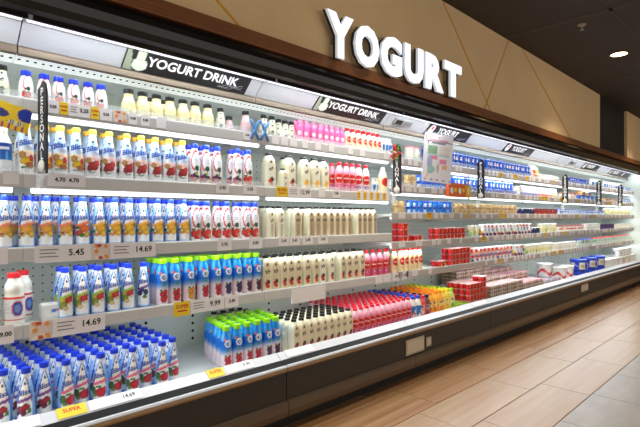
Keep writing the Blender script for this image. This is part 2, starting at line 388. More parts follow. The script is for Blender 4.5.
# ------------------------------------------------------------------ lit letters
LET = [('Y', 2.372, 2.668), ('O', 2.668, 2.968), ('G', 2.972, 3.272), ('U', 3.29, 3.585), ('R', 3.60, 3.92), ('T', 3.915, 4.245)]
for ch, x0, x1 in LET:
    t = thing('sign_letter', 'lit white block letter %s of the big sign on tan wall' % ch, 'sign letter', ((x0 + x1) / 2, 2.34, 2.534), group='lit wall letters')
    V, F = text_geo(ch, .40, bold=.019, extrude=.010, bevel=.003)
    xs = [v[0] for v in V]; zs = [v[2] for v in V]; wx = (x1 - x0 - .018) / (max(xs) - min(xs)); wz = .315 / (max(zs) - min(zs)); cx = (max(xs) + min(xs)) / 2
    V = [((x - cx) * wx, y, (z - min(zs)) * wz) for x, y, z in V]
    ym = min(v[1] for v in V)
    me = bpy.data.meshes.new('letter_body'); me.from_pydata(V, [], F); me.materials.append(M_lside); me.materials.append(M_letter)
    for p in me.polygons:
        if p.normal.y < -.5: p.material_index = 1
    obj('letter_body', me, t)
    V2 = [(x * 1.03, y * .4 + .030, z * 1.012) for x, y, z in V]
    mb = bpy.data.meshes.new('back_tray'); mb.from_pydata(V2, [], F); mb.materials.append(M_blackmat); obj('back_tray', mb, t)
    obj('stand_off', MB().box(-.015, .015, .034, .08, .12, .16).mesh('stand_off', M_steel), t)

# ------------------------------------------------------------------ header signs
ALPHA = math.atan2(.104, .100)
def signpic(kind):
    def cf(u, v):
        if kind == 'drink':
            if (u - .62)**2 / .10 + (v - .34)**2 / .095 < 1: return (214, 224, 206) if v < .52 else (190, 204, 186)
            if v > .45 and .42 < u < .80: return (206, 214, 192)
            return (30, 30, 34) if u > .16 + .2 * (1 - v) else (150, 160, 140)
        if (u - .5)**2 / .12 + (v - .5)**2 / .2 < 1:
            return (190, 40, 60) if (u - .5)**2 + (v - .68)**2 < .02 else (226, 218, 216)
        return (34, 33, 36)
    return cf
SQ = MB()
for seed in (0, 1, 2):
    pts = [(.20 + .018 * k, -.0035, .018 + .006 * seed + .010 * math.sin(k * 1.1 + seed * 2) + .0022 * k) for k in range(11)]
    SQ.tube(pts, .0014, 4)
SQm = SQ.mesh('squiggle', mat('silver_ink', (150, 150, 156), .5))
for n, (xc, txt, kind, lab) in enumerate(((1.52, 'YOGURT DRINK', 'drink', 'black drink header sign with milk glass picture, nearest the left'),
        (3.0, 'YOGURT DRINK', 'drink', 'black drink header sign with milk glass picture, below the big lit letters'),
        (4.55, 'YOGURT', 'cup', 'black header sign partly hidden behind the hanging paper poster'),
        (6.33, 'YOGURT', 'cup', 'small black header sign right of the one behind the poster'),
        (9.36, 'YOGURT', 'cup', 'black header sign, first of three at the far right end'),
        (10.94, 'YOGURT', 'cup', 'black header sign, second of three at the far right end'),
        (11.70, '', 'cup', 'black header sign cut by the right picture edge'))):
    if n == 6: xc = 11.69
    t = thing('header_sign', lab, 'sign', (xc, 2.6975, 2.2345), (ALPHA, 0, 0), 'black header signs')
    wd = .84 if n < 6 else .62
    obj('board', MB().box(-wd / 2, wd / 2, -.003, .001, .004, .135).mesh('board', mat('sign_black', (30, 30, 34), .4, noise=.1, nscale=10)), t)
    obj('picture', print_mesh('picture', .14, .128, 20, 20, signpic(kind)), t, (-wd / 2 + .075, -.0042, .006))
    if txt == 'YOGURT DRINK': obj('lettering', text_mesh(txt, .083, M_wink, (.02, -.0045, .078), bold=.0022), t)
    elif txt: obj('lettering', text_mesh(txt, .095, M_wink, (-.03, -.0045, .074), bold=.003), t)
    if n < 6: obj('squiggle', SQm, t)
# thermometer displays on the header
for xc, lab in ((3.72, 'grey thermometer display on header right of the second drink sign'), (8.42, 'grey thermometer display on header before the far header signs')):
    t = thing('thermometer_display', lab, 'display', (xc, 2.6875, 2.2485), (ALPHA, 0, 0))
    obj('housing', MB().box(-.14, .14, -.012, .0, .02, .085).mesh('housing', mat('grey_housing', (150, 152, 152), .4), bevel=.003), t)
    obj('screen', MB().box(-.115, -.02, -.0135, -.011, .03, .075).mesh('screen', mat('dark_screen', (40, 44, 44), .2)), t)
    obj('label_plate', MB().box(.0, .12, -.0135, -.011, .032, .072).mesh('label_plate', mat('grey_label', (120, 120, 118), .5)), t)

# ------------------------------------------------------------------ ceiling fittings
M_lens = mat('downlight_lens', (255, 222, 165), .4, emit=14)
def downlight(x, y, lab):
    t = thing('downlight', lab, 'light', (x, y, CEIL))
    ring = lathe('trim_ring', [(0, .8), (0, 1), (.7, 1.0), (1, .86), (1, .74), (0, .74)], -.012, .125, mat('downlight_ring', (70, 56, 42), .4), 32, raw=True)
    obj('trim_ring', ring, t, (0, 0, .0005)); obj('lens', MB().disc((0, 0, -.006), .094, 24, 'z').mesh('lens', M_lens), t)
    l = bpy.data.lights.new('downlight_beam', 'SPOT'); l.energy = E_SPOT; l.color = (1, .84, .62); l.spot_size = math.radians(104); l.spot_blend = .8; l.shadow_soft_size = .09
    lo = bpy.data.objects.new('downlight_beam', l); COL.objects.link(lo); lo.parent = t; lo.location = (0, 0, -.03)
downlight(6.93, 1.64, 'round recessed warm downlight glowing in the dark ceiling')
for x, y, lab in ((2.9, 1.5, 'nearest above the sign letters'), (-1.1, 1.5, 'behind the left end of the case'), (10.9, 1.64, 'above the far end of the case'), (2.9, -1.0, 'over the aisle near the viewer'), (6.93, -1.0, 'over the middle of the aisle'), (-1.1, -1.0, 'behind the viewer at left')):
    downlight(x, y, 'recessed warm ceiling downlight ' + lab)
t = thing('sprinkler_head', 'small pale sprinkler head on the dark ceiling', 'sprinkler', (5.6, 1.67, CEIL))
obj('escutcheon', lathe('escutcheon', [(0, 1), (.4, .9), (1, .35)], -.02, .042, mat('sprinkler_metal', (176, 160, 140), .3, metal=.6), 20, 6), t)
obj('frame', MB().tube([(-.012, 0, -.02), (-.016, 0, -.04), (0, 0, -.055), (.016, 0, -.04), (.012, 0, -.02)], .004, 6).mesh('frame', MATS['sprinkler_metal']), t)
obj('deflector', MB().disc((0, 0, -.056), .02, 12, 'z').box(-.004, .004, -.004, .004, -.056, -.02).mesh('deflector', MATS['sprinkler_metal']), t)
# ------------------------------------------------------------------ printed designs
def mixc(a, b, f): f = max(0, min(1, f)); return tuple(x + (y - x) * f for x, y in zip(a, b))
def ell(s, t, cx, cy, rx, ry): return ((s - cx) / rx)**2 + ((t - cy) / ry)**2
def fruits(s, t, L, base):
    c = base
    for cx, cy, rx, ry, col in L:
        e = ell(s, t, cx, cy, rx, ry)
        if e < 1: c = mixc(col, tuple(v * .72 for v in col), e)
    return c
GRN = (60, 130, 50)
FR = dict(
    peach=[(-.06, .27, .03, .035, GRN), (.11, .33, .03, .02, GRN), (.02, .25, .11, .075, (240, 170, 50)), (-.05, .19, .05, .05, (246, 190, 110)), (-.05, .19, .022, .025, (150, 70, 40)), (.08, .18, .05, .045, (250, 205, 60)), (-.1, .13, .03, .025, GRN)],
    orange=[(-.10, .20, .035, .03, GRN), (.02, .25, .095, .08, (246, 180, 30)), (.06, .17, .07, .05, (250, 200, 50)), (-.05, .15, .05, .03, (236, 150, 30)), (.12, .3, .025, .03, GRN)],
    veg=[(-.08, .28, .05, .04, GRN), (.05, .25, .09, .06, (238, 110, 40)), (-.04, .18, .06, .05, (210, 60, 40)), (.08, .16, .05, .05, (230, 180, 40)), (0, .14, .04, .03, GRN)],
    green=[(-.07, .26, .06, .055, (196, 186, 70)), (.04, .27, .07, .07, (206, 50, 44)), (-.05, .17, .06, .06, (150, 160, 50)), (.08, .2, .05, .03, (240, 230, 210)), (.0, .34, .04, .02, GRN), (-.02, .13, .05, .03, (230, 210, 140))],
    blueberry=[(-.02, .28, .05, .045, (60, 50, 130)), (.05, .24, .05, .05, (40, 40, 100)), (-.06, .22, .05, .045, (50, 44, 110)), (0, .34, .06, .025, GRN), (.03, .16, .04, .03, (90, 160, 60))],
    black=[(-.05, .14, .05, .045, (150, 30, 50)), (.03, .16, .055, .05, (170, 34, 50)), (.0, .10, .05, .04, (110, 24, 60)), (.08, .12, .03, .04, GRN), (-.09, .09, .03, .03, (50, 30, 80))],
    cherry=[(-.08, .14, .05, .06, (70, 120, 50)), (.04, .12, .085, .07, (206, 30, 50)), (.0, .19, .05, .02, GRN), (-.06, .09, .035, .03, (120, 150, 70)), (.1, .16, .03, .03, (226, 60, 70))],
    mango=[(-.04, .27, .055, .055, (190, 140, 70)), (.03, .18, .10, .065, (244, 196, 30)), (.09, .23, .04, .05, (220, 50, 50)), (.07, .12, .06, .05, (200, 110, 60)), (-.0, .08, .06, .02, GRN)],
    pome=[(-.05, .27, .05, .05, (190, 140, 70)), (.02, .17, .085, .075, (190, 36, 44)), (.08, .22, .05, .05, (226, 70, 60)), (-.03, .13, .05, .045, (150, 26, 40)), (.0, .07, .05, .02, GRN)],
    strawb=[(-.05, .16, .07, .075, (226, 44, 40)), (.05, .19, .06, .07, (238, 70, 50)), (.06, .10, .06, .055, (246, 150, 120)), (-.06, .25, .04, .02, GRN), (.0, .08, .05, .04, (214, 30, 34))],
    berries=[(-.06, .13, .06, .07, (200, 40, 70)), (.0, .18, .045, .05, (60, 50, 110)), (.06, .13, .05, .055, (50, 40, 90)), (.03, .22, .03, .03, (170, 200, 40)), (-.02, .08, .05, .04, (226, 60, 60))])
def bliss(fr, ribbon):
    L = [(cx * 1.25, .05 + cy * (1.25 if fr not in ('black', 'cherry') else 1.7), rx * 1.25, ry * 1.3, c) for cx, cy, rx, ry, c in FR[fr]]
    def cf(s, t, a):
        f = .5 + .5 * math.sin(3 * a + 9 * t) * math.sin(5 * t + a)
        c = mixc((92, 156, 228), (228, 238, 250), .25 + .75 * f)
        if t < .06: c = (96, 156, 222)
        if t > .82: c = (226, 234, 246)
        w = .15 * math.sqrt(max(0, (.86 - t) / .40)) if .40 < t < .86 else 0
        w = min(w, .14)
        if .06 < t < .44 and abs(s - .01) < .15: c = mixc(c, (250, 249, 248), .9)
        if .40 < t < .86:
            d = abs(s - .015)
            if d < w: c = (248, 242, 234)
            if w - .026 < d < w + .004: c = (44, 104, 190)
        if abs(s - .01) > .135 and t < .8: c = mixc(c, (84, 146, 224), .65)
        if abs(s) > .24 and .15 < t < .5: c = (222, 226, 234) if int(t * 60) % 3 else (150, 170, 205)
        q = t - .415 - .28 * s
        if 0 < q < .06 and -.15 < s < .18: c = ribbon
        if ell(s, t, .02, .735, .034, .026) < 1: c = (30, 70, 90)
        return fruits(s, t, L, c) if q < .01 else c
    return cf
def blissalt(fr):
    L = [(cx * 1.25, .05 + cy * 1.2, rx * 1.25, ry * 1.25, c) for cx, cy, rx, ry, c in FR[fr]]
    def cf(s, t, a):
        f = .5 + .5 * math.sin(2 * a + 7 * t)
        c = mixc((146, 188, 238), (240, 245, 252), .3 + .7 * f) if t > .46 else (246, 244, 246)
        if ell(s, t, .03, .75, .034, .028) < 1: c = (40, 70, 90)
        if .36 < t < .48 and abs(s) < .18: c = mixc((238, 178, 180), (250, 232, 222), (t - .36) / .12) if fr == 'pome' else mixc((246, 206, 160), (250, 238, 220), (t - .36) / .12)
        if abs(s) > .23 and .12 < t < .55: c = (196, 200, 210) if int(t * 50) % 3 else (244, 244, 246)
        return fruits(s, t, L, c)
    return cf
def redring(fr):
    def cf(s, t, a):
        c = (244, 240, 242)
        e = math.sqrt(ell(s, t, .03, .58, .135, .25))
        if .84 < e < 1.08 and (s < .0 or t > .70): c = (212, 34, 36)
        if e <= .87 and t > .5: c = (250, 250, 252)
        if ell(s, t, .05, .40, .06, .062) < 1: c = (18, 84, 66)
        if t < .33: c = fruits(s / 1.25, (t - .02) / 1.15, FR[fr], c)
        if fr == 'berries' and ell(s, t, .13, .11, .06, .08) < 1: c = (240, 226, 190) if t < .14 else (222, 60, 60)
        return c
    return cf
def bluegreen(fruit):
    def cf(s, t, a):
        c = mixc((240, 222, 230), (16, 110, 214), (t - .34) / .16)
        if t > .66: c = mixc((16, 110, 214), (60, 180, 240), .5 + .5 * math.sin(4 * a))
        if ell(s, t, .0, .61, .078, .085) < 1: c = (232, 238, 246)
        if ell(s, t, .0, .61, .048, .05) < 1: c = (32, 70, 150)
        if ell(s, t, .005, .615, .022, .02) < 1: c = (226, 236, 248)
        if ell(s, t, -.085, .70, .034, .024) < 1: c = (240, 100, 40)
        if ell(s, t, .0, .46, .06, .035) < 1 and int((s + t) * 90) % 2: c = (70, 150, 120)
        for cx, cy, rx, ry in ((-.03, .25, .055, .06), (.04, .29, .05, .055), (.0, .14, .08, .07), (.05, .18, .05, .06)):
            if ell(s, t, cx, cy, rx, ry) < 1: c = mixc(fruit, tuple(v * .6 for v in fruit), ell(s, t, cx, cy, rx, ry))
        if ell(s, t, -.06, .33, .035, .018) < 1: c = GRN
        return c
    return cf
def jug(panel, fruit, emblem=(60, 54, 50)):
    base = (238, 234, 208)
    def cf(s, t, a):
        c = base
        top = .83 - 3.2 * s * s * 2.2
        if abs(s) < .098 and .03 < t < top: c = panel
        if abs(s) < .098:
            if ell(s, t, 0, .745, .034, .038) < 1: c = emblem
            if abs(t - .56 - .03 * math.sin(s * 60)) < .030 and abs(s) < .065: c = (44, 40, 40)
            if abs(t - .50) < .008 and abs(s) < .045: c = (120, 110, 96)
            if fruit:
                for cx, cy, rx, ry, q in ((-.035, .22, .048, .062, fruit), (.035, .26, .048, .06, (46, 34, 38) if fruit[0] > 150 and fruit[1] < 100 else fruit), (.012, .14, .058, .055, fruit)):
                    if ell(s, t, cx, cy, rx, ry) < 1: c = q
                if ell(s, t, -.02, .31, .03, .014) < 1: c = GRN
            else:
                if .12 < t < .45 and abs(s) < .05 and abs(math.sin(t * 42 + s * 30)) > .72: c = (120, 96, 76)
                if ell(s, t, 0, .09, .03, .02) < 1: c = (140, 70, 50)
        return c
    return cf
def rosy(base, top, disc=(208, 22, 36), low=(190, 40, 110)):
    def cf(s, t, a):
        c = mixc(base, top, (t - .55) / .3)
        e = ell(s, t, 0, .46, .15, .15)
        if e < 1.18: c = (226, 190, 110)
        if e < 1: c = disc
        if e < .8 and abs(s) < .1 and abs(t - .47) < .012 and int(s * 120) % 3: c = (250, 220, 214)
        if ell(s, t, 0, .2, .09, .055) < 1: c = low
        if ell(s, t, 0, .2, .05, .028) < 1: c = mixc(low, (255, 255, 255), .6)
        return c
    return cf
def plain(c0, disc=None, dr=.09, dt=.4, band=None):
    def cf(s, t, a):
        c = c0
        if band and band[1] < t < band[2]: c = band[0]
        if disc and ell(s, t, 0, dt, dr, dr) < 1: c = disc
        return c
    return cf
def kefir(s, t, a):
    c = (240, 240, 232)
    if .50 < t < .545 or .10 < t < .125: c = (216, 44, 44)
    if .13 < t < .5: c = (236, 240, 244)
    e = ell(s, t, .09, .33, .09, .13)
    if e < 1: c = (38, 84, 190)
    if e < .35: c = (120, 160, 224)
    if 1 < e < 1.3: c = (220, 60, 50)
    if ell(s, t, -.09, .33, .06, .10) < 1 and int(t * 60) % 2: c = (206, 210, 216)
    return c
def bluelabel(s, t, a):
    c = (238, 242, 246)
    if .30 < t < .68: c = mixc((30, 110, 210), (20, 60, 160), (t - .3) / .38)
    if .30 < t < .5 and math.sin(s * 40) > .2: c = (90, 180, 236)
    if abs(t - .55) < .03 and abs(s) < .1: c = (236, 240, 250)
    return c
def whiteblue(s, t, a):
    c = (240, 236, 224)
    if .2 < t < .62 and s - .6 * (t - .4) < .05 and s > -.15: c = (40, 120, 206)
    if ell(s, t, .06, .3, .05, .07) < 1: c = (226, 70, 60)
    return c
def juice(base, hot):
    def cf(s, t, a):
        c = mixc(base, mixc(base, (255, 255, 255), .35), (t - .6) / .3)
        if .25 < t < .62 and abs(s) < .12: c = mixc(c, (250, 246, 226), .55)
        if ell(s, t, .02, .28, .08, .09) < 1: c = hot
        if ell(s, t, .0, .53, .05, .04) < 1: c = (60, 60, 90)
        return c
    return cf

# ------------------------------------------------------------------ bottle kinds
P_BLISS = [(0, .86), (.02, .96), (.1, 1), (.28, 1), (.44, .95), (.56, .86), (.68, .71), (.78, .57), (.86, .50), (.90, .49)]
P_PIN = [(0, .9), (.02, .98), (.2, 1), (.5, .97), (.64, .88), (.76, .72), (.85, .60), (.90, .58)]
P_CYL = [(0, .9), (.02, .98), (.1, 1), (.62, 1), (.70, .95), (.78, .80), (.85, .62), (.90, .58)]
P_JUG = [(0, .92), (.02, .99), (.1, 1), (.72, 1), (.80, .95), (.86, .84), (.91, .66), (.935, .52), (.95, .50)]
P_ROS = [(0, .9), (.02, .98), (.15, 1), (.58, 1), (.68, .93), (.78, .72), (.86, .52), (.90, .46)]
P_JAR = [(0, .9), (.03, .98), (.2, 1), (.48, .96), (.60, .84), (.68, .70), (.74, .66), (.84, .66)]
P_KEF = [(0, .93), (.02, 1), (.3, 1), (.52, .98), (.60, .86), (.68, .90), (.76, .84), (.84, .62), (.9, .56)]
KIND = {}
class Kind:
    def __init__(s, name, cat, H, R, parts): s.name, s.cat, s.H, s.R, s.parts = name, cat, H, R, parts
def bottle(key, name, H, R, prof, cf, cap, capr, capt=.885, text=None, power=2, nseg=44, m=PRINT):
    body = lathe('body', prof, H, R, m, nseg, 46, cf, power)
    subs = []
    for tx in (text or []):
        s, size, mt, s0, t0, rot, kw = tx
        subs.append(('lettering', wrap_text(s, size * H, mt, smooth_profile(prof, 40), H, R, s0 * H, t0 * H, rot, **kw)))
    KIND[key] = Kind(name, 'bottle', H, R, [('body', body, subs), ('cap', cap_mesh('cap', capr * R, capt * H, H, CAPS[cap]), [])])
TX_B = [('Bliss', .128, M_navy, -.01, .575, .24, dict(bold=.0009, shear=.25))]
TX_A = [('Bliss', .145, M_navy, .0, .61, .25, dict(bold=.0012, shear=.25)), ('Thai', .08, M_gilt, .07, .515, .1, dict(shear=.3))]
TX_R = [('Yogurt', .05, M_navy, .035, .66, 0, {}), ('Drink', .05, M_navy, .04, .60, 0, {}), ('Low Fat', .035, M_navy, .04, .545, 0, {})]
for fr, rib in (('peach', (240, 130, 100)), ('orange', (246, 176, 60)), ('veg', (238, 120, 70)), ('green', (150, 190, 60)), ('blueberry', (110, 80, 150)), ('black', (130, 80, 150)), ('cherry', (232, 110, 140))):
    bottle('bliss_' + fr, 'yogurt_drink_bottle', .258, .0365, P_BLISS, bliss(fr, rib), 'blue', .56, .905, TX_B)
for fr in ('mango', 'pome'): bottle('alt_' + fr, 'yogurt_drink_bottle', .262, .0365, P_BLISS, blissalt(fr), 'yellow', .56, .905, TX_A)
for fr in ('strawb', 'berries'): bottle('ring_' + fr, 'low_fat_drink_bottle', .252, .0335, P_PIN, redring(fr), 'blue', .66, .89, TX_R)
bottle('ring_small', 'mini_drink_bottle', .150, .032, P_PIN, redring('strawb'), 'blue', .72, .83, TX_R)
for nm, c in (('straw', (222, 40, 60)), ('mango', (246, 170, 40)), ('raspb', (214, 30, 60)), ('bluec', (60, 50, 110)), ('grape', (84, 30, 70))):
    bottle('bg_' + nm, 'lime_capped_drink_bottle', .270, .0365, P_CYL, bluegreen(c), 'lime', .66, .895)
TAN = (196, 172, 136); LBL = (240, 236, 216)
for key, pan, fru, H, R in (('jug_apple', LBL, (214, 50, 40), .250, .0415), ('jug_mango', LBL, (246, 180, 30), .250, .0415), ('jug_tan', TAN, None, .232, .0328), ('jug_pale', LBL, None, .232, .0355),
                            ('jugs_berry', (222, 206, 172), (200, 36, 40), .246, .0345), ('jugs_pale', LBL, (200, 36, 40), .246, .0345), ('jugd', (226, 208, 172), (190, 40, 44), .235, .0335)):
    bottle(key, 'milk_jug', H, R, P_JUG, jug(pan, fru), 'black', .60, .93, None, 5)
bottle('jug_mini', 'small_milk_jug', .15, .028, P_JUG, jug(LBL, (226, 40, 36)), 'black', .62, .91, None, 5)
bottle('cream_jar', 'small_drink_bottle', .156, .0385, P_JAR, plain((240, 230, 178), None), 'black', .70, .83)
bottle('pink_jar', 'small_drink_bottle', .156, .034, P_JAR, plain((226, 190, 196)), 'black', .72, .83)
bottle('pale_jar', 'small_drink_bottle', .156, .030, P_JAR, jug((236, 240, 220), (60, 60, 60)), 'black', .72, .83)
bottle('hotpink', 'small_drink_bottle', .165, .0265, P_CYL, plain((240, 110, 174), (250, 226, 236), .10, .42, ((246, 150, 196), .0, .2)), 'pink', .74, .84)
bottle('creamred_s', 'small_drink_bottle', .175, .030, P_ROS, rosy((246, 230, 206), (248, 240, 228), (220, 36, 40), (236, 180, 150)), 'red', .60, .85)
bottle('pinkred', 'milk_drink_bottle', .245, .0365, P_ROS, rosy((232, 130, 168), (246, 190, 212)), 'red', .52, .89)
bottle('palepink', 'milk_drink_bottle', .245, .0365, P_ROS, rosy((240, 206, 224), (246, 226, 236), (208, 22, 36), (70, 50, 120)), 'red', .52, .89)
bottle('pinkdeck', 'milk_drink_bottle', .225, .0345, P_ROS, rosy((216, 86, 124), (250, 216, 228)), 'red', .50, .91)
bottle('creamred', 'milk_drink_bottle', .225, .0345, P_ROS, rosy((240, 220, 176), (246, 236, 214), (208, 26, 30), (222, 170, 110)), 'red', .56, .895)
bottle('creamred_t', 'milk_drink_bottle', .245, .043, P_ROS, rosy((240, 230, 190), (246, 240, 218), (208, 26, 30), (240, 230, 190)), 'cream', .52, .89)
bottle('kefir', 'kefir_bottle', .25, .046, P_KEF, kefir, 'red', .60, .90)
bottle('bluelab', 'drink_bottle', .22, .04, P_CYL, bluelabel, 'white', .62, .88)
bottle('whiteblue', 'fruit_drink_bottle', .225, .033, P_ROS, whiteblue, 'royal', .60, .88)
bottle('reddrink', 'fruit_drink_bottle', .215, .034, P_ROS, juice((220, 60, 60), (240, 220, 210)), 'red', .60, .88)
bottle('maroondrink', 'fruit_drink_bottle', .215, .034, P_ROS, juice((110, 40, 50), (180, 60, 70)), 'navy', .60, .88)
bottle('orangedrink', 'fruit_drink_bottle', .23, .036, P_ROS, juice((248, 170, 30), (246, 120, 20)), 'orange', .60, .88)
bottle('yellowdrink', 'fruit_drink_bottle', .23, .036, P_ROS, juice((250, 212, 60), (250, 180, 30)), 'gold', .60, .88)
bottle('greendrink', 'fruit_drink_bottle', .23, .036, P_ROS, juice((200, 220, 90), (90, 170, 50)), 'lime', .60, .88)
bottle('smallmix', 'small_drink_bottle', .15, .027, P_ROS, whiteblue, 'white', .66, .85)

# ------------------------------------------------------------------ cups, tubs and packs
def patches(base, cols, seed, n=9):
    rnd = random.Random(seed); L = [(rnd.uniform(-2.6, 2.6), rnd.uniform(.1, .9), rnd.uniform(.25, .6), rnd.uniform(.10, .22), rnd.choice(cols)) for _ in range(n)]
    def cf(s, t, a):
        c = base
        for cx, cy, rx, ry, q in L:
            if ell(a, t, cx, cy, rx, ry) < 1: c = q
        return c
    return cf
def cup(key, name, H, R, cf, lid, taper=.8, cat='yogurt cup', lidh=.05, nseg=24, rings=16, flare=True):
    prof = [(0, taper * .92), (.03, taper), (.9, .97), (.93, 1.0), (.96, 1.0)] if flare else [(0, .95), (.03, 1), (.94, 1), (.96, .99)]
    body = lathe('cup_body', prof, H, R, PRINT, nseg, rings, cf)
    l = lathe('lid', [(0, 1.03), (.25, 1.05), (.8, 1.05), (1, .98)], H * lidh + .003, R, lid, nseg, raw=True)
    for v in l.vertices: v.co.z += H * .95
    KIND[key] = Kind(name, cat, H + .003, R * 1.05, [('cup_body', body, []), ('lid', l, [])])
L_foil = mat('foil_lid', (206, 210, 216), .25, metal=.5); L_white = mat('white_lid', (240, 240, 238), .35); L_blue = mat('blue_lid', (26, 70, 196), .35)
L_red = mat('red_lid', (208, 30, 36), .35); L_purple = mat('purple_lid', (70, 36, 96), .35); L_black = mat('black_lid', (26, 24, 26), .35)
L_tan = mat('tan_lid', (214, 186, 140), .35); L_pink = mat('pink_lid', (236, 120, 150), .35)
B1, B2, W1, O1 = (18, 62, 186), (34, 110, 224), (228, 236, 246), (236, 120, 50)
def bluecf(seed):
    def cf(s, t, a):
        k = math.sin(3 * a + seed)
        c = (20, 66, 190) if k > -.1 else ((40, 130, 232) if k > -.6 else (16, 34, 104))
        if .30 < t < .62 and math.cos(2 * a + seed) > .62: c = (232, 238, 248)
        if .40 < t < .55 and math.cos(2 * a + seed) > .85: c = (236, 110, 50)
        if t > .86: c = (220, 230, 244)
        return c
    return cf
cup('blue_tall', 'yogurt_cup', .104, .036, bluecf(.4), L_blue, .86); cup('blue_tall2', 'yogurt_cup', .104, .036, bluecf(2.2), L_white, .86)
cup('blue_short', 'yogurt_cup', .052, .036, patches(B1, [O1, B2, (14, 34, 110), W1], 2, 8), L_foil, .86)
cup('cyan_cup', 'yogurt_cup', .06, .038, patches((24, 128, 226), [W1, (90, 190, 240), B1, (236, 90, 70)], 3, 9), L_blue, .86)
cup('navy_cup', 'yogurt_cup', .085, .036, patches((24, 30, 92), [(60, 60, 140), (226, 226, 236), (16, 20, 60)], 4), L_white, .85)
cup('maroon_cup', 'yogurt_cup', .085, .036, patches((140, 36, 36), [(190, 60, 50), (90, 20, 26), (236, 210, 190)], 5), L_black, .85)
cup('tan_cup', 'yogurt_cup', .055, .037, patches((206, 178, 132), [(240, 232, 214), (176, 136, 84), (236, 214, 160)], 6), L_tan, .85)
cup('multi_cup', 'yogurt_cup', .145, .044, patches((238, 238, 236), [(240, 190, 40), (220, 60, 60), (60, 80, 170), (90, 160, 70), (30, 40, 90)], 7, 14), L_white, .86)
cup('multi_cup2', 'yogurt_cup', .155, .044, patches((240, 238, 234), [(236, 60, 50), (246, 170, 150), (120, 60, 150), (90, 130, 190)], 8, 14), L_white, .86)
cup('multi_cup3', 'yogurt_cup', .135, .044, patches((236, 236, 222), [(230, 220, 150), (130, 170, 200), (150, 190, 120), (236, 160, 50)], 9, 14), L_white, .86)
cup('bluemix', 'yogurt_cup', .085, .04, patches((220, 228, 240), [B1, B2, (200, 210, 230), (30, 60, 160)], 10, 12), L_blue, .86)
cup('redlid_tub', 'yogurt_tub', .095, .052, patches((240, 238, 232), [(90, 160, 90), (236, 226, 220), (220, 80, 70)], 11, 8), L_red, .86)
cup('bluelid_tub', 'yogurt_tub', .135, .05, patches((230, 236, 228), [(110, 170, 150), (210, 226, 214), (180, 90, 90)], 12, 9), L_blue, .86)
cup('redlid_green', 'yogurt_tub', .135, .05, patches((222, 234, 222), [(130, 180, 150), (204, 226, 214), (200, 120, 110)], 13, 9), L_red, .86)
cup('white_tub', 'yogurt_tub', .115, .062, plain((240, 238, 232), None, .09, .5, ((226, 224, 214), .25, .6)), L_white, .86)
cup('tan_tub', 'yogurt_tub', .115, .062, plain((240, 236, 226), (206, 178, 140), .22, .5), L_white, .86)
cup('purple_tub', 'yogurt_tub', .095, .05, plain((70, 40, 100), (150, 120, 170), .12, .5), L_purple, .86)
cup('yellow_tub', 'yogurt_tub', .09, .048, patches((240, 236, 222), [(236, 196, 50), (40, 40, 44), (226, 226, 210)], 14, 8), L_white, .86)
cup('swirl_tub', 'yogurt_tub', .20, .11, lambda s, t, a: (214, 36, 36) if abs(t - .42 - .16 * math.sin(a * 3 + .6)) < .11 and t < .75 else (240, 238, 236), L_white, .84)
def bucket_cf(s, t, a):
    c = (22, 62, 196)
    if .40 < t < .86 and abs(((a + .9) % 1.5) - .75) < .42: c = (226, 222, 210)
    if .50 < t < .72 and abs(((a + .9) % 1.5) - .75) < .2: c = (206, 168, 70)
    if .26 < t < .34: c = (14, 34, 130)
    return c
cup('bucket', 'yogurt_bucket', .255, .125, bucket_cf, L_blue, .88, 'yogurt bucket', .06, 36, 30)
hd = MB().tube([(.134 * math.sin(a), -.134 * math.cos(a) - .01, .20 - .09 * math.sin((a + 1.3) / 2.6 * math.pi)) for a in [-1.3 + .2 * k for k in range(14)]], .004, 6).mesh('handle', mat('pale_handle', (222, 206, 160), .4), True)
KIND['bucket'].parts.append(('handle', hd, [])); KIND['bucket'].R = .145
cup('white_big', 'yogurt_tub', .17, .10, lambda s, t, a: (196, 160, 120) if .2 < t < .8 and abs(((a + .8) % 2.1) - 1.0) < .30 else (240, 236, 228), L_white, .88)
cup('white_pail', 'yogurt_tub', .15, .085, lambda s, t, a: (150, 176, 214) if .3 < t < .7 and abs(((a + .5) % 2.1) - 1.0) < .4 else (240, 240, 238), L_white, .88)
cup('redwhite_tub', 'yogurt_tub', .14, .045, plain((238, 238, 226), (236, 226, 160), .1, .4, ((236, 236, 232), .6, .9)), L_pink, .9)
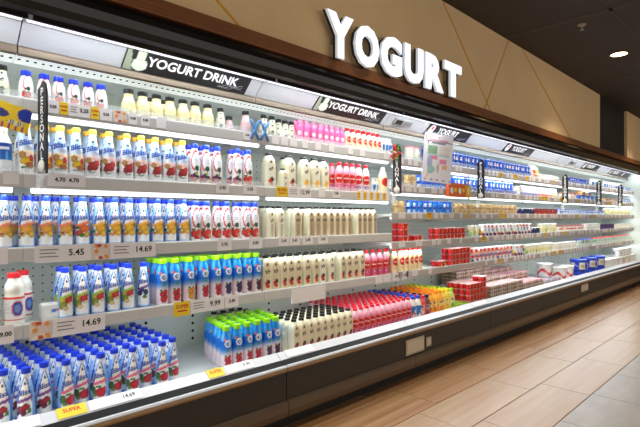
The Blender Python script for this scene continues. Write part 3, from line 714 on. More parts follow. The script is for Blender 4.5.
# multipack of four red cups under one foil sheet
def redcup(s, t, a): return (238, 196, 50) if abs(a - .2) < .42 and .2 < t < .75 else ((222, 26, 48) if t < .88 else (240, 150, 150))
rc = lathe('cup', [(0, .70), (.04, .76), (.85, .96), (.9, 1), (1, 1)], .056, .0315, PRINT, 20, 12, redcup)
fo = MB().box(-.07, .07, -.07, .07, .0565, .0585).mesh('foil_sheet', mat('foil_red_print', (226, 206, 204), .3, noise=.5, nscale=22, rgb2=(216, 130, 130)))
KIND['redpack'] = Kind('yogurt_multipack', 'yogurt multipack', .0595, .071, [('cup', rc, [], (x, y, 0)) for x in (-.035, .035) for y in (-.035, .035)] + [('foil_sheet', fo, [])])
def tray(key, side, top, top2, H=.042, wx=.108, wy=.10, name='yogurt_multipack'):
    sl = MB().box(-wx, wx, -wy, wy, 0, H * .8).mesh('sleeve', mat('sleeve_' + key, side, .6, noise=.5, nscale=26, rgb2=tuple(max(0, v - 50) for v in side)), bevel=.003)
    lid = MB().box(-wx + .004, wx - .004, -wy + .004, wy - .004, H * .8, H).mesh('foil_sheet', mat('sheet_' + key, top, .35, noise=.5, nscale=18, rgb2=top2), bevel=.001)
    cps = [('cup', lathe('cup', [(0, .8), (1, 1)], H * .7, .026, L_white, 12, raw=True), [], (-wx + .054 * (i + .5) * 1.0, -wy - .0015 + .024, .002)) for i in range(4)]
    KIND[key] = Kind(name, 'yogurt multipack', H, wx, [('sleeve', sl, []), ('foil_sheet', lid, [])] + cps)
tray('tray_white', (176, 150, 124), (236, 232, 230), (214, 150, 150)); tray('tray_pink', (190, 160, 140), (240, 230, 232), (226, 120, 140))
tray('tray_purple', (200, 190, 196), (238, 236, 240), (96, 50, 120)); tray('tray_grey', (206, 204, 206), (214, 214, 218), (60, 60, 70))
tray('tray_small', (246, 220, 60), (200, 210, 60), (60, 150, 60), .05)
def domepack(key, band):
    nb = MB()
    for i in range(4):
        for j in range(2):
            b = len(nb.v); n, q = 12, 6
            for k in range(q):
                f = k / (q - 1) * math.pi / 2; rr = .030 * math.cos(f * .96)
                for a in range(n): nb.v.append((-.096 + .064 * i + rr * math.cos(2 * math.pi * a / n), -.034 + .068 * j + rr * math.sin(2 * math.pi * a / n), .045 + .10 * math.sin(f)))
            for k in range(q - 1):
                for a in range(n): nb.f.append((b + k * n + a, b + k * n + (a + 1) % n, b + (k + 1) * n + (a + 1) % n, b + (k + 1) * n + a))
            nb.f.append(tuple(b + (q - 1) * n + a for a in range(n)))
    dm = nb.mesh('domed_cover', mat('milky_dome', (232, 232, 228), .25, noise=.04, nscale=30), True)
    bd = MB().box(-.128, .128, -.068, .068, 0, .046).mesh('band', mat('band_' + key, band, .5, noise=.15, nscale=30), bevel=.003)
    KIND[key] = Kind('domed_pack', 'food pack', .146, .128, [('band', bd, []), ('domed_cover', dm, [])])
domepack('dome_blue', (30, 60, 190)); domepack('dome_red', (210, 34, 40)); domepack('dome_yellow', (244, 200, 40)); domepack('dome_white', (214, 214, 210))
def boxpack(key, name, wx, wy, H, cf, flap):
    bd = MB().box(-wx, wx, -wy, wy, 0, H).mesh('carton', flap, bevel=.002)
    pr = print_mesh('front_print', wx * 1.92, H * .94, 14, 14, cf)
    KIND[key] = Kind(name, 'carton', H, wx, [('carton', bd, [('front_print', pr, (0, -wy - .0012, H * .03))])])
def orange_cf(u, v): return (250, 246, 236) if ell(u, v, .3, .45, .2, .25) < 1 else ((250, 220, 60) if ell(u, v, .75, .5, .14, .2) < 1 else (232, 110, 44))
boxpack('orange_box', 'snack_carton', .085, .02, .14, orange_cf, mat('orange_card', (230, 104, 44), .5, noise=.1, nscale=20))
boxpack('yellow_box', 'snack_carton', .045, .02, .13, lambda u, v: (250, 236, 150) if ell(u, v, .5, .5, .25, .3) < 1 else (236, 186, 40), mat('ochre_card', (228, 180, 40), .5, noise=.1, nscale=20))
boxpack('woodbox', 'wide_carton', .12, .06, .07, lambda u, v: (40, 130, 226) if .35 < u < .65 and v > .2 else (222, 164, 84), mat('tan_card', (214, 158, 84), .5, noise=.1, nscale=20))
boxpack('bluebox', 'wide_carton', .11, .06, .085, lambda u, v: (230, 236, 246) if ell(u, v, .5, .5, .25, .3) < 1 else (26, 110, 220), mat('blue_card', (24, 100, 214), .5, noise=.1, nscale=20))
boxpack('milkbox', 'low_carton', .075, .04, .085, lambda u, v: (60, 130, 226) if v < .3 and abs(u - .5) < .4 else (240, 240, 236), mat('white_card', (238, 238, 234), .5, noise=.03, nscale=20))

ROUND = ('bliss', 'alt_', 'ring', 'bg_', 'pink', 'pale', 'cream', 'hotp', 'kefi', 'whit', 'oran', 'yell', 'gree', 'redd', 'maro')
PLACED = [0]; IDS = {}; SKIP = {38, 39, 40, 48, 58, 59, 60, 112, 172, 173, 174, 248, 264, 268, 272, 273, 276, 277, 280, 281, 284, 285, 288, 289, 757, 758, 759, 760, 761, 762, 763, 764, 765, 779, 780, 781, 788, 797, 798, 799, 800, 801, 811, 812, 813, 814, 815, 823, 925, 933, 934, 935, 936, 939, 973, 981, 1064, 1065, 1066, 1067, 1068, 1069, 1070}   # wholly hidden behind others
def place(key, label, group, loc, rz=0.0):
    PLACED[0] += 1
    if PLACED[0] in SKIP: return None
    if key[:4] in ROUND or key[:5] == 'bliss':            # labels are turned to the shopper walking up from the left
        if KIND[key].cat == 'bottle': rz -= .8 * math.atan2(loc[0], loc[1])
    K = KIND[key]; t = thing(K.name, label, K.cat, (loc[0], loc[1], loc[2] + .0008), (0, 0, rz), group); IDS[t.name] = PLACED[0]
    for p in K.parts:
        o = obj(p[0], p[1], t, p[3] if len(p) > 3 else (0, 0, 0))
        for sb in p[2]: obj(sb[0], sb[1], o, sb[2] if len(sb) > 2 else (0, 0, 0))
    return t
ROWW = ['front row', 'second row', 'third row', 'fourth row', 'fifth row', 'sixth row', 'seventh row', 'eighth row', 'ninth row']
rnd = random.Random(3)
def row(key, us, z, desc, shelf, rows=2, dy=None, yoff=0, rz=.22, gx=None):
    """bottles whose columns were measured along the shelf front, with the files behind them"""
    K = KIND[key]; y0 = YS + .02 + K.R + yoff; dy = dy or 2 * K.R + .006
    for k in range(rows):
        for i, u in enumerate(us):
            x = XU(u, y0)
            place(key, '%s, %s from left, %s, %s' % (desc, nth(i), ROWW[k], shelf), gx or '%s, %s' % (desc, shelf),
                  (x + (rnd.uniform(-.002, .002) if k else 0), y0 + k * dy, z), rnd.uniform(-rz, rz))
def fill(key, x0, x1, z, desc, shelf, rows=1, layers=1, gap=.010, yoff=0, rz=.5, wy=None):
    K = KIND[key]; p = 2 * K.R + gap; n = max(1, int((x1 - x0 + gap) / p)); d = (x1 - x0 - p * n) / 2
    y0 = YS + .02 + (wy or K.R) + yoff
    for L in range(layers):
        for k in range(rows):
            for i in range(n):
                ly = '' if layers == 1 else ((', bottom layer', ', upper layer', ', top layer') if layers < 4 else (', bottom layer', ', second layer', ', third layer', ', top layer'))[L]
                rw = '' if rows == 1 else ' ' + ROWW[k]
                place(key, '%s, %s from left%s%s, %s' % (desc, nth(i), rw, ly, shelf), '%s, %s' % (desc, shelf),
                      (x0 + d + p * (i + .5), y0 + k * (2 * (wy or K.R) + .005), z + L * (K.H + .0008)), rnd.uniform(-rz, rz))

T, R1, R2, R3 = NEAR
s0, s1, s2, s3 = 'top shelf', 'second shelf', 'third shelf', 'fourth shelf'
# ---- top shelf
row('pale_jar', [2], T, 'small black-capped bottle cut by left edge', s0, 1)
row('ring_small', [26], T, 'small blue-capped bottle left of blade sign', s0, 1)
row('ring_small', [44, 58.5, 73.5, 88, 101], T, 'small blue-capped bottle right of blade sign', s0, 1)
row('cream_jar', [128.5, 142.6, 156.4, 169.7, 183, 195, 207.5], T, 'small pale yellow black-capped bottle', s0, 1)
row('cream_jar', [150, 164], T, 'pale yellow black-capped bottle standing further back', s0, 1, yoff=.10)
row('pale_jar', [220.5], T, 'lone pale green black-capped bottle set back', s0, 1, yoff=.04)
row('pink_jar', [229], T, 'pinkish black-capped bottle far back', s0, 1, yoff=.22)
row('pink_jar', [245.5], T, 'dusty pink black-capped bottle near blue clip', s0, 1)
row('pale_jar', [263.8, 271.8], T, 'pale black-capped bottle beside blue clip', s0, 1)
row('pale_jar', [278.5, 285, 291.2], T, 'pale black-capped bottle left of hot pink bottles', s0, 1, yoff=.05)
row('hotpink', [299.5, 306, 313, 319.5, 325.5, 331, 336.5, 341.5], T, 'hot pink bottle with white disc', s0, 2)
row('creamred_s', [347, 352.5, 358, 363.5, 368.5, 373, 377.5], T, 'cream red-capped bottle with red logo', s0, 2)
row('smallmix', [382, 385.6, 389], T, 'small blue-and-white bottle left of second blade sign', s0, 2)
# ---- second shelf
row('bluelab', [2], R1, 'white-capped bottle with broad blue label', s1, 1)
row('alt_mango', [25.5, 44], R1, 'yellow-capped bottle with mango print beside blade sign', s1, 2)
row('alt_mango', [60, 76], R1, 'yellow-capped bottle with mango print', s1, 2)
row('alt_pome', [92.5, 109, 126.3, 141, 155, 168.8, 182], R1, 'yellow-capped bottle with red fruit print', s1, 2)
row('ring_berries', [194.5, 206, 217, 237], R1, 'blue-capped white bottle with berry print', s1, 2)
row('ring_strawb', [247.5], R1, 'blue-capped white bottle with strawberry print', s1, 2)
row('jug_apple', [268.5, 288.5], R1, 'cream jug with red apple print', s1, 1)
row('jug_mini', [282.5], R1, 'miniature cream jug beside the big apple jugs', s1, 1)
row('jug_mango', [303.5, 313.5, 322.5], R1, 'cream jug with yellow mango print', s1, 1)
row('jug_apple', [283.5, 312, 322], R1, 'cream jug standing in the rank behind', s1, 1, yoff=.10)
row('pinkred', [339, 345.8, 352], R1, 'pink bottle with red disc and red cap', s1, 2)
row('palepink', [358.5, 365.5], R1, 'pale pink bottle with red disc and red cap', s1, 2)
row('creamred_t', [382.5], R1, 'wide cream bottle with large red disc', s1, 1)
row('smallmix', [373, 377, 389, 393.5], R1, 'small white bottle beside the wide cream bottle', s1, 1, yoff=.06)
# ---- third shelf
row('bliss_peach', [3.5, 26.5, 45.5, 65], R2, 'blue-capped bottle with peach print', s2, 1)
row('bliss_peach', [13.5, 34.5, 55], R2, 'blue-capped peach bottle in the rank behind', s2, 1, yoff=.085)
row('bliss_veg', [82.5], R2, 'blue-capped bottle with mixed vegetable print', s2, 2)
row('bliss_orange', [98.8, 114, 129, 143, 157, 170, 183.5], R2, 'blue-capped bottle with orange print', s2, 2)
row('ring_strawb', [195, 206, 226, 245.2, 254.4], R2, 'blue-capped white bottle with strawberry print', s2, 2)
row('ring_strawb', [216, 235.5], R2, 'blue-capped strawberry bottle set back', s2, 1, yoff=.03)
row('jug_pale', [268.5, 278.5], R2, 'cream jug with pale label', s2, 2)
row('jug_tan', [296, 308.5, 316, 322.3, 328.6, 334.8, 340.8, 346.4, 357, 362.3, 367.4, 372.2], R2, 'cream jug with tan label', s2, 2)
# ---- fourth shelf
row('kefir', [-11, 14], R3, 'milky red-capped kefir bottle', s3, 1)
row('kefir', [22.5], R3, 'milky red-capped kefir bottle set back', s3, 1, yoff=.10)
row('bliss_green', [65, 82.3, 97.7, 113.3, 128], R3, 'blue-capped bottle with apple and green ribbon', s3, 2)
row('bliss_blueberry', [143.5], R3, 'blue-capped bottle with blueberry print', s3, 1, yoff=.02)
row('bg_straw', [162, 174.5], R3, 'lime-capped blue bottle with strawberry print', s3, 3)
row('bg_mango', [188.5], R3, 'lime-capped blue bottle with mango print', s3, 3)
row('bg_raspb', [203, 215.5], R3, 'lime-capped blue bottle with raspberry print', s3, 3)
row('bg_bluec', [226.5, 236.8], R3, 'lime-capped blue bottle with blueberry print', s3, 2)
row('bg_grape', [246.5, 256], R3, 'lime-capped blue bottle with grape print', s3, 2)
row('jugs_berry', [265.5, 273.5, 281.5, 289.2, 296.5, 305.5, 313], R3, 'cream black-capped jug with tan berry label, left file', s3, 2)
row('jugs_pale', [320.5, 329], R3, 'cream black-capped jug with pale label', s3, 2)
row('jugs_berry', [340, 347, 353.5, 360], R3, 'cream black-capped jug with tan berry label, right file', s3, 2)
row('pinkdeck', [366.5, 373, 379.3, 385.2], R3, 'pink red-capped bottle with red disc', s3, 2)
row('creamred', [393.6, 400.5, 405, 409.8, 414.4, 418.8], FAR[4], 'cream red-capped bottle with red disc', s3, 2)
# white tub lying behind the green-ribbon bottles
t = thing('milk_carton', 'white rounded milk tub left of the green-ribbon bottles on fourth shelf', 'carton', (XU(50, 2.68), 2.68, R3 + .001))
obj('tub', MB().box(-.045, .045, -.035, .035, 0, .085).mesh('tub', M_white, True, bevel=.014), t)
obj('label_print', print_mesh('label_print', .07, .045, 10, 8, lambda u, v: (80, 130, 220) if ell(u, v, .6, .6, .2, .2) < 1 else ((230, 90, 70) if ell(u, v, .85, .7, .1, .15) < 1 else (238, 240, 242))), t, (0, -.0365, .02))

# ---- bottom deck: packed files, front to back
def grid(key, x0, n, dx, rows, y0, dy, desc, skip=0, jit=.006, rz=.5, z=DECK, drop=0, sx=0, stag=0):
    for k in range(rows):
        for i in range(n):
            if rnd.random() < drop: continue
            place(key, '%s, %s from left, %s, bottom deck' % (desc, nth(i), ROWW[k]), desc + ', bottom deck',
                  (x0 + dx * i + sx * k + rnd.uniform(-jit, jit) * .5, y0 + dy * k + (stag if i % 2 else 0) + rnd.uniform(-jit, jit) * .5, z), rnd.uniform(-rz, rz))
grid('bliss_black', .435, 4, .0845, 7, 2.555, .091, 'blue-capped bottle with blackberry print', stag=.038)
grid('bliss_cherry', .775, 8, .0835, 7, 2.555, .091, 'blue-capped bottle with cherry print', stag=.038)
grid('bg_straw', 1.715, 2, .0815, 5, 2.575, .08, 'lime-capped blue bottle with strawberry print', rz=.25, sx=.02)
grid('bg_raspb', 1.878, 2, .0815, 5, 2.575, .08, 'lime-capped blue bottle with raspberry print', rz=.25, sx=.02)
grid('bg_grape', 2.041, 2, .0815, 5, 2.575, .08, 'lime-capped blue bottle with grape print', rz=.25, sx=.02)
grid('jugs_pale', 1.98, 4, .078, 2, 3.05, .078, 'pale black-capped jug behind lime-capped bottles', rz=.05)
grid('jugd', 2.262, 9, .0715, 5, 2.545, .0715, 'cream black-capped jug', rz=.03, jit=.002)
grid('pinkdeck', 2.925, 11, .0735, 8, 2.55, .074, 'pink red-capped bottle', rz=.06, jit=.002)
grid('whiteblue', 3.745, 2, .074, 8, 2.55, .074, 'white blue-capped bottle', rz=.4)
grid('reddrink', 3.895, 1, .074, 8, 2.55, .074, 'red red-capped bottle', rz=.4)
grid('maroondrink', 3.970, 1, .074, 8, 2.55, .074, 'maroon navy-capped bottle', rz=.4)
grid('orangedrink', 4.055, 3, .077, 7, 2.56, .077, 'orange drink bottle', rz=.5)
grid('yellowdrink', 4.286, 2, .077, 7, 2.56, .077, 'yellow drink bottle', rz=.5)
grid('greendrink', 4.440, 1, .077, 7, 2.56, .077, 'lime-capped green drink bottle', rz=.5)
def stacks(key, x0, nx, dx, y0, ny, dy, layers, desc, rz=0.03, z=DECK):
    K = KIND[key]
    for L in range(layers):
        for j in range(ny):
            for i in range(nx):
                ly = 'single layer' if layers == 1 else ('bottom layer', 'second layer', 'third layer', 'fourth layer', 'fifth layer', 'sixth layer', 'seventh layer')[L]
                place(key, '%s, %s from left, %s, %s, deck' % (desc, nth(i), ROWW[j], ly), desc + ', bottom deck',
                      (x0 + dx * i, y0 + dy * j, z + L * (K.H + .0008)), rnd.uniform(-rz, rz))
stacks('tray_small', 4.62, 1, .2, 2.59, 1, .2, 1, 'yellow and green carton beside green bottles', 0)
stacks('redpack', 4.80, 3, .146, 2.58, 2, .146, 4, 'red yogurt four-pack')
place('redpack', 'red yogurt four-pack topping the stack on the bottom deck', 'red yogurt four-pack, bottom deck', (5.09, 2.58, DECK + 4 * KIND['redpack'].H))
stacks('tray_grey', 4.84, 2, .224, 2.90, 1, .2, 4, 'grey topped multipack behind red packs')
for j, (na, nb) in enumerate(((4, 3), (5, 5), (7, 6))):
    rk = ('in front rank', 'in middle rank', 'in rear rank')[j]
    stacks('tray_white', 5.30, 4, .224, 2.60 + .21 * j, 1, .21, na, 'white topped multipack ' + rk)
    stacks('tray_pink', 6.20, 3, .224, 2.60 + .21 * j, 1, .21, nb, 'pink topped multipack ' + rk)
stacks('tray_purple', 6.88, 3, .224, 2.60, 3, .21, 2, 'purple topped yogurt multipack')
for x, y, zz, lab in ((7.24, 2.66, DECK + 2 * KIND['tray_purple'].H, 'white tub with red swirl resting on purple packs'), (7.72, 2.62, DECK, 'white tub with red swirl, middle one'), (8.06, 2.63, DECK, 'white tub with red swirl beside blue bucket')):
    place('swirl_tub', lab, 'red swirl tubs', (x, y, zz), .3)
for x, lab in ((8.62, 'blue yogurt bucket nearest the red swirl tubs'), (9.16, 'blue yogurt bucket between two like it'), (9.66, 'blue yogurt bucket nearest the large white tubs')):
    place('bucket', lab, 'blue yogurt buckets', (x, 2.63, DECK), -.5)
stacks('tan_tub', 8.3, 6, .135, 2.92, 2, .14, 1, 'white tub behind blue buckets', .4)
stacks('white_big', 10.02, 10, .2135, 2.62, 2, .215, 1, 'large white yogurt tub', .5)
stacks('white_pail', 10.9, 5, .19, 2.62, 1, .2, 1, 'white pail stacked on large tubs', .5, DECK + KIND['white_big'].H)

# ---- far bays
F0, F1, F2, F3, F4 = FAR
f = lambda u: XU(u, 2.66)
x3 = MODS[3]
fill('redwhite_tub', f(404), f(421), F0, 'white pink-lidded tub right of second blade sign', s0)
fill('blue_tall', f(421), f(481), F0 + .056, 'blue yogurt cup before third blade', s0, 1)
fill('blue_short', f(421), f(481), F0, 'short blue cup under taller cups', s0)
fill('blue_short', f(484), f(530), F0, 'short blue cup right of third blade', s0)
fill('blue_tall', f(484), f(529), F0 + .056, 'blue yogurt cup right of third blade', s0)
t = thing('snack_bag', 'red and yellow snack bag at end of the blue cups on top shelf', 'bag', (f(534.5), 2.70, F0 + .001))
bagm = MB(); bagm.prism([(-.05, 0), (-.06, .07), (-.03, .17), (-.004, .20), (.004, .20), (.03, .17), (.06, .07), (.05, 0)], -.12, .12)
obj('pouch', bagm.mesh('pouch', mat('white_pouch', (232, 228, 224), .35, noise=.1, nscale=12), True, bevel=.004), t)
obj('front_print', print_mesh('front_print', .2, .10, 14, 14, lambda u, v: (246, 204, 30) if u + v * .4 > .8 else (206, 34, 36)), t, (0, -.0635, .03), (-.12, 0, 0))
fill('milkbox', f(539), f(559), F0, 'low white carton with blue foot', s0)
fill('blue_short', f(568), f(588), F0, 'short blue cup right of fourth blade', s0, 1, 2)
fill('smallmix', f(589), f(599), F0, 'small bottle before fifth blade', s0)
fill('smallmix', f(602), f(620), F0, 'small bottle between last two blades', s0)
fill('bluemix', f(622), 12.05, F0, 'pale blue cup at far end', s0)
fill('tan_cup', f(404), f(415), F1, 'tan cup', s1, 1, 2)
fill('cyan_cup', f(415), f(450), F1, 'bright blue cup behind poster', s1, 1, 2)
fill('blue_short', f(451), f(480.5), F1, 'short blue cup under tall cups', s1)
fill('blue_tall', f(451), f(480.5), F1 + .056, 'tall blue cup left of third blade', s1, yoff=.022)
fill('blue_short', f(484), f(516), F1, 'short blue cup right of third blade', s1)
fill('blue_tall', f(484), f(514), F1 + .056, 'tall blue cup right of third blade', s1, yoff=.022)
fill('white_tub', f(515), f(520), F1, 'white tub left of domed packs', s1, 1, 1)
xa = f(520.5)
for k, (key, nm) in enumerate((('dome_blue', 'blue'), ('dome_blue', 'blue'), ('dome_red', 'red'), ('dome_red', 'red'), ('dome_yellow', 'yellow'))):
    place(key, 'milky domed pack with %s band, %s of five, second shelf' % (nm, nth(k)), 'domed packs', (xa + .13 + .262 * k, 2.70, F1), 0)
fill('redlid_tub', xa + 1.40, f(566), F1, 'red-lidded tub left of fourth blade', s1, 1, 1)
fill('redlid_tub', f(568), f(576), F1, 'red-lidded tub right of fourth blade', s1, 1, 1)
fill('bluebox', f(576), f(598), F1, 'blue carton', s1, 1, 1, wy=.06, rz=.03)
fill('woodbox', f(578), f(590), F1 + .086, 'tan carton with blue panel', 'atop blue cartons', 1, 1, wy=.06, rz=.03)
fill('woodbox', f(601), f(619), F1, 'tan carton with blue panel', s1, 1, 1, wy=.06, rz=.03)
fill('bluemix', f(622), 12.05, F1, 'pale blue cup at far end', s1)
fill('cyan_cup', f(406), f(451), F2, 'bright blue cup', s2, 1, 2)
fill('tan_cup', f(392), f(404), F2, 'tan cup at left', s2, 1, 2)
fill('tan_cup', f(453), f(516), F2, 'tan cup', s2, 1, 2)
fill('navy_cup', f(517), f(533), F2, 'navy cup', s2)
fill('maroon_cup', f(533.5), f(548), F2, 'dark red cup', s2)
fill('navy_cup', f(540), f(556), F2 + 0, 'navy cup in rank behind', s2, 1, 1, yoff=.1)
fill('maroon_cup', f(548.5), f(556), F2, 'dark red black-lidded cup', s2)
fill('bluemix', f(557), f(603), F2, 'white and blue cup', s2)
fill('multi_cup3', f(604), 12.05, F2, 'multicoloured cup at far end', s2)
fill('redpack', f(395.5), f(410), F3, 'red four-pack in tall stack', s3, 1, 3, rz=.03)
fill('redpack', f(410.5), f(424), F3, 'red four-pack in low row', s3, 1, 1, rz=.03)
fill('redpack', f(431), f(467), F3, 'red four-pack in middle group', s3, 1, 2, rz=.03)
fill('multi_cup3', f(467.5), f(479), F3, 'pastel printed cup', s3)
fill('multi_cup', f(480), f(530), F3, 'white cup with colourful print', s3)
fill('navy_cup', f(531), f(538), F3, 'navy cup', s3)
fill('multi_cup3', f(539), f(555), F3, 'pale cup with soft print', s3)
fill('redlid_tub', f(556), f(583), F3, 'red-lidded white tub', s3)
fill('white_tub', f(583.5), f(600), F3, 'plain white tub', s3)
fill('purple_tub', f(600.5), f(613), F3, 'purple tub', s3)
fill('yellow_tub', f(614), 12.05, F3, 'white tub with yellow and black print', s3)
s4 = 'lowest shelf'
fill('redpack', f(438), f(444), F4, 'lone red four-pack', s4, 1, 1, rz=.03)
fill('redpack', f(445.5), f(471), F4, 'red four-pack in stack', s4, 1, 3, rz=.03)
fill('multi_cup2', f(472), f(511), F4, 'white cup with red and purple print', s4)
fill('multi_cup', f(511.5), f(524), F4, 'white cup with colourful print', s4)
fill('multi_cup3', f(524.5), f(552), F4, 'pale cup with soft print', s4)
fill('white_tub', f(553), f(575), F4, 'plain white tub', s4)
fill('bluelid_tub', f(575.5), f(592), F4, 'blue-lidded pale green tub', s4)
fill('redlid_green', f(592.5), f(628), F4, 'red-lidded pale green tub', s4)
fill('yellow_tub', f(628.3), 12.08, F4, 'white tub with yellow print', s4)
# cartons hung over the rail of the second shelf
for u, key, lab in ((452, 'orange_box', 'orange snack carton hung on second shelf rail, left one'), (460, 'orange_box', 'orange snack carton hung on second shelf rail, right one'), (467, 'yellow_box', 'yellow snack carton hung on second shelf rail')):
    place(key, lab, 'snack cartons on the rail', (XU(u, YS - .03), YS - .027, F1 - .07), 0)

# ------------------------------------------------------------------ price cards
def card(u0, u1, z, kind, label, text=None, h=.062, small=False, Y=YS - .006, x=None, wdt=None, top=.016, group='shelf price cards'):
    if x is None: xa, xb = XU(u0, Y), XU(u1, Y)
    else: xa, xb = x - wdt / 2, x + wdt / 2
    wd = xb - xa
    t = thing('price_card', label, 'price card', ((xa + xb) / 2, Y, z + top - h), group=group)
    m = M_yel if kind == 'yellow' else M_tag
    obj('card', MB().box(-wd / 2, wd / 2, -.0012, .0008, 0, h).mesh('card', m), t)
    if kind == 'yellow': obj('lettering', text_mesh('SUPER', min(.30 * wd, .03), M_red, (0, -.0022, h * .66), bold=.0006), t)
    if kind == 'yellow': obj('text_line', MB().box(-wd * .3, wd * .3, -.0022, -.0014, h * .30, h * .40).mesh('text_line', M_red), t)
    if kind == 'picture':
        rr = random.Random(4); L = [(rr.random(), rr.random(), rr.choice([(196, 70, 40), (150, 90, 60), (226, 150, 70), (240, 226, 210), (120, 60, 44)])) for _ in range(12)]
        obj('picture', print_mesh('picture', wd * .96, h * .94, 18, 12, lambda a, b: next((c for x_, y_, c in L if (a - x_)**2 + (b - y_)**2 < .018), (226, 208, 198))), t, (0, -.002, h * .03))
    if text:
        sz = (.018 if z == T else .028) if small else (.026 if z == T else .044)
        obj('lettering', text_mesh(text, sz, M_ink, (0 if small else wd * .22, -.0022, h * .52), bold=.0009), t)
        if not small:
            for q in range(3): obj('text_line', MB().box(-wd * .42, -wd * (.10 + .05 * (q % 2)), -.0022, -.0014, h * (.72 - .2 * q), h * (.77 - .2 * q)).mesh('text_line', mat('grey_ink', (110, 104, 106), .6)), t)
    return t
card(47, 59, T, 'plain', 'price card under the blue-capped mini bottles, nearest blade sign', '3.25', small=True)
card(59.5, 68, T, 'yellow', 'yellow card on top shelf rail, nearest the leftmost blade sign')
card(68.5, 90, T, 'plain', 'wide price card between two yellow cards on top shelf', '3.25')
card(91, 99, T, 'yellow', 'yellow card on top shelf rail, right one of the pair')
card(100, 112, T, 'plain', 'price card right of both yellow cards on top shelf', '3.25', small=True)
card(113, 127, T, 'picture', 'faint picture card on top shelf left of pale yellow bottles')
for i, (a, b) in enumerate(((128.5, 137), (141, 149.5), (156.5, 166))): card(a, b, T, 'plain', 'price card under the pale yellow bottles, %s from left' % nth(i), '4.30' if i < 2 else None, small=True)
card(243.5, 251, T, 'plain', 'price card under the dusty pink bottle on top shelf', '5.90', small=True)
for i, (a, b) in enumerate(((272, 279), (281, 288), (290, 297), (302, 307.5), (315, 321), (329, 334.5), (348, 353), (360, 365), (384, 389), (392, 398))):
    card(a, b, T, 'plain', 'price card on top shelf rail right of blue clip, %s from left' % nth(i), small=True)
card(47.5, 85.5, R1, 'plain', 'long price card under the mango print bottles', '4.70  4.70', small=True)
card(3, 19, R1, 'plain', 'blank price card left of the leftmost blade sign, second shelf')
card(216, 229, R1, 'plain', 'price card under the berry print bottles', '5.95', small=True)
card(243.5, 256.5, R1, 'plain', 'price card under the strawberry print bottle, second shelf', '5.95', small=True)
card(276.5, 287.5, R1, 'yellow', 'yellow card under the apple jugs', h=.07)
card(288, 311, R1, 'plain', 'price card reading 12.99 under the mango jugs', '12.99', h=.07)
card(318.5, 325, R1, 'plain', 'small price card under last mango jug', small=True); card(332.5, 340, R1, 'plain', 'small price card under first pink bottle', '7.90', small=True)
for i in range(5): card(357.5 + 6.4 * i, 360 + 6.4 * i, R1, 'yellow', 'narrow yellow card under pale pink bottles, %s from left' % nth(i), h=.07); card(360.2 + 6.4 * i, 363.4 + 6.4 * i, R1, 'plain', 'narrow white card between yellow strips, %s from left' % nth(i), h=.07)
card(34.5, 91.5, R2, 'plain', 'long price card reading 5.45 under the peach bottles', '5.45', h=.085)
card(92, 109.5, R2, 'picture', 'food picture card on third shelf rail', h=.085)
card(110, 155.5, R2, 'plain', 'price card reading 14.69 under the orange bottles', '14.69', h=.085)
card(-4, 8, R2, 'plain', 'blank price card at left edge, third shelf', h=.08)
card(217.5, 231.5, R2, 'plain', 'price card under strawberry print bottles, left one, third shelf', '5.95', h=.075, small=True)
card(249, 262, R2, 'plain', 'price card under strawberry print bottles, right one, third shelf', '5.95', h=.075, small=True)
for i, (a, b) in enumerate(((278.5, 289), (289.8, 299.5), (302.5, 313), (318, 328))): card(a, b, R2, 'plain', 'price card under tan-label jugs, %s from left' % nth(i), '5.45', h=.065, small=True)
card(-3, 14, R3, 'plain', 'price card ending in 00 at left edge under kefir', '9.00', h=.085, small=True)
card(29.5, 52, R3, 'picture', 'food picture card on fourth shelf rail', h=.09)
card(52.5, 105, R3, 'plain', 'price card reading 14.69 under the green-ribbon bottles', '14.69', h=.09)
card(174, 190, R3, 'yellow', 'yellow card left of the 9.99 price card', h=.085)
card(190.5, 224, R3, 'plain', 'price card reading 9.99 under the raspberry bottles', '9.99', h=.08)
card(225, 238.5, R3, 'plain', 'small price card right of the 9.99 card', '5.40', h=.08, small=True)
card(291.5, 325.5, R3, 'plain', 'large blank price card under the berry label jugs', h=.105, top=-.005)
card(375.5, 382.5, R3, 'plain', 'blank card under pink bottles, left of pair, fourth shelf', h=.075); card(383.5, 391, R3, 'plain', 'blank card under pink bottles, right of pair, fourth shelf', h=.075)
card(392.5, 400, R3, 'plain', 'price card under cream red-capped bottles, left one', '6.99', h=.075, small=True); card(401, 408.5, R3, 'plain', 'price card under cream red-capped bottles, right one', '6.99', h=.075, small=True)
rc2 = random.Random(9)
for j, z in enumerate(FAR):
    x = x3 + .1; i = 0
    for_mod = {}
    while x < 12.0:
        wd = rc2.choice((.05, .06, .075, .075, .10)); b = int((x - MODS[0]) / 1.44)
        if (x + wd - MODS[0]) // 1.44 == (x - MODS[0]) // 1.44 and not (j == 1 and f(448) < x < f(470)) and not (j == 4 and f(424) < x < f(470) and i % 3):
            i += 1; k = 'yellow' if rc2.random() < (.08 if b < 6 else .05) else 'plain'
            card(0, 0, z, k, 'small %s card, %s from left on far %s rail' % ('yellow' if k == 'yellow' else 'pale', nth(i - 1), ('top shelf', 'second shelf', 'third shelf', 'fourth shelf', 'lowest shelf')[j]),
                 x=x + wd / 2, wdt=wd, h=.06, group='far rail price cards')
        x += wd + rc2.choice((.03, .04, .07, .12, .18))
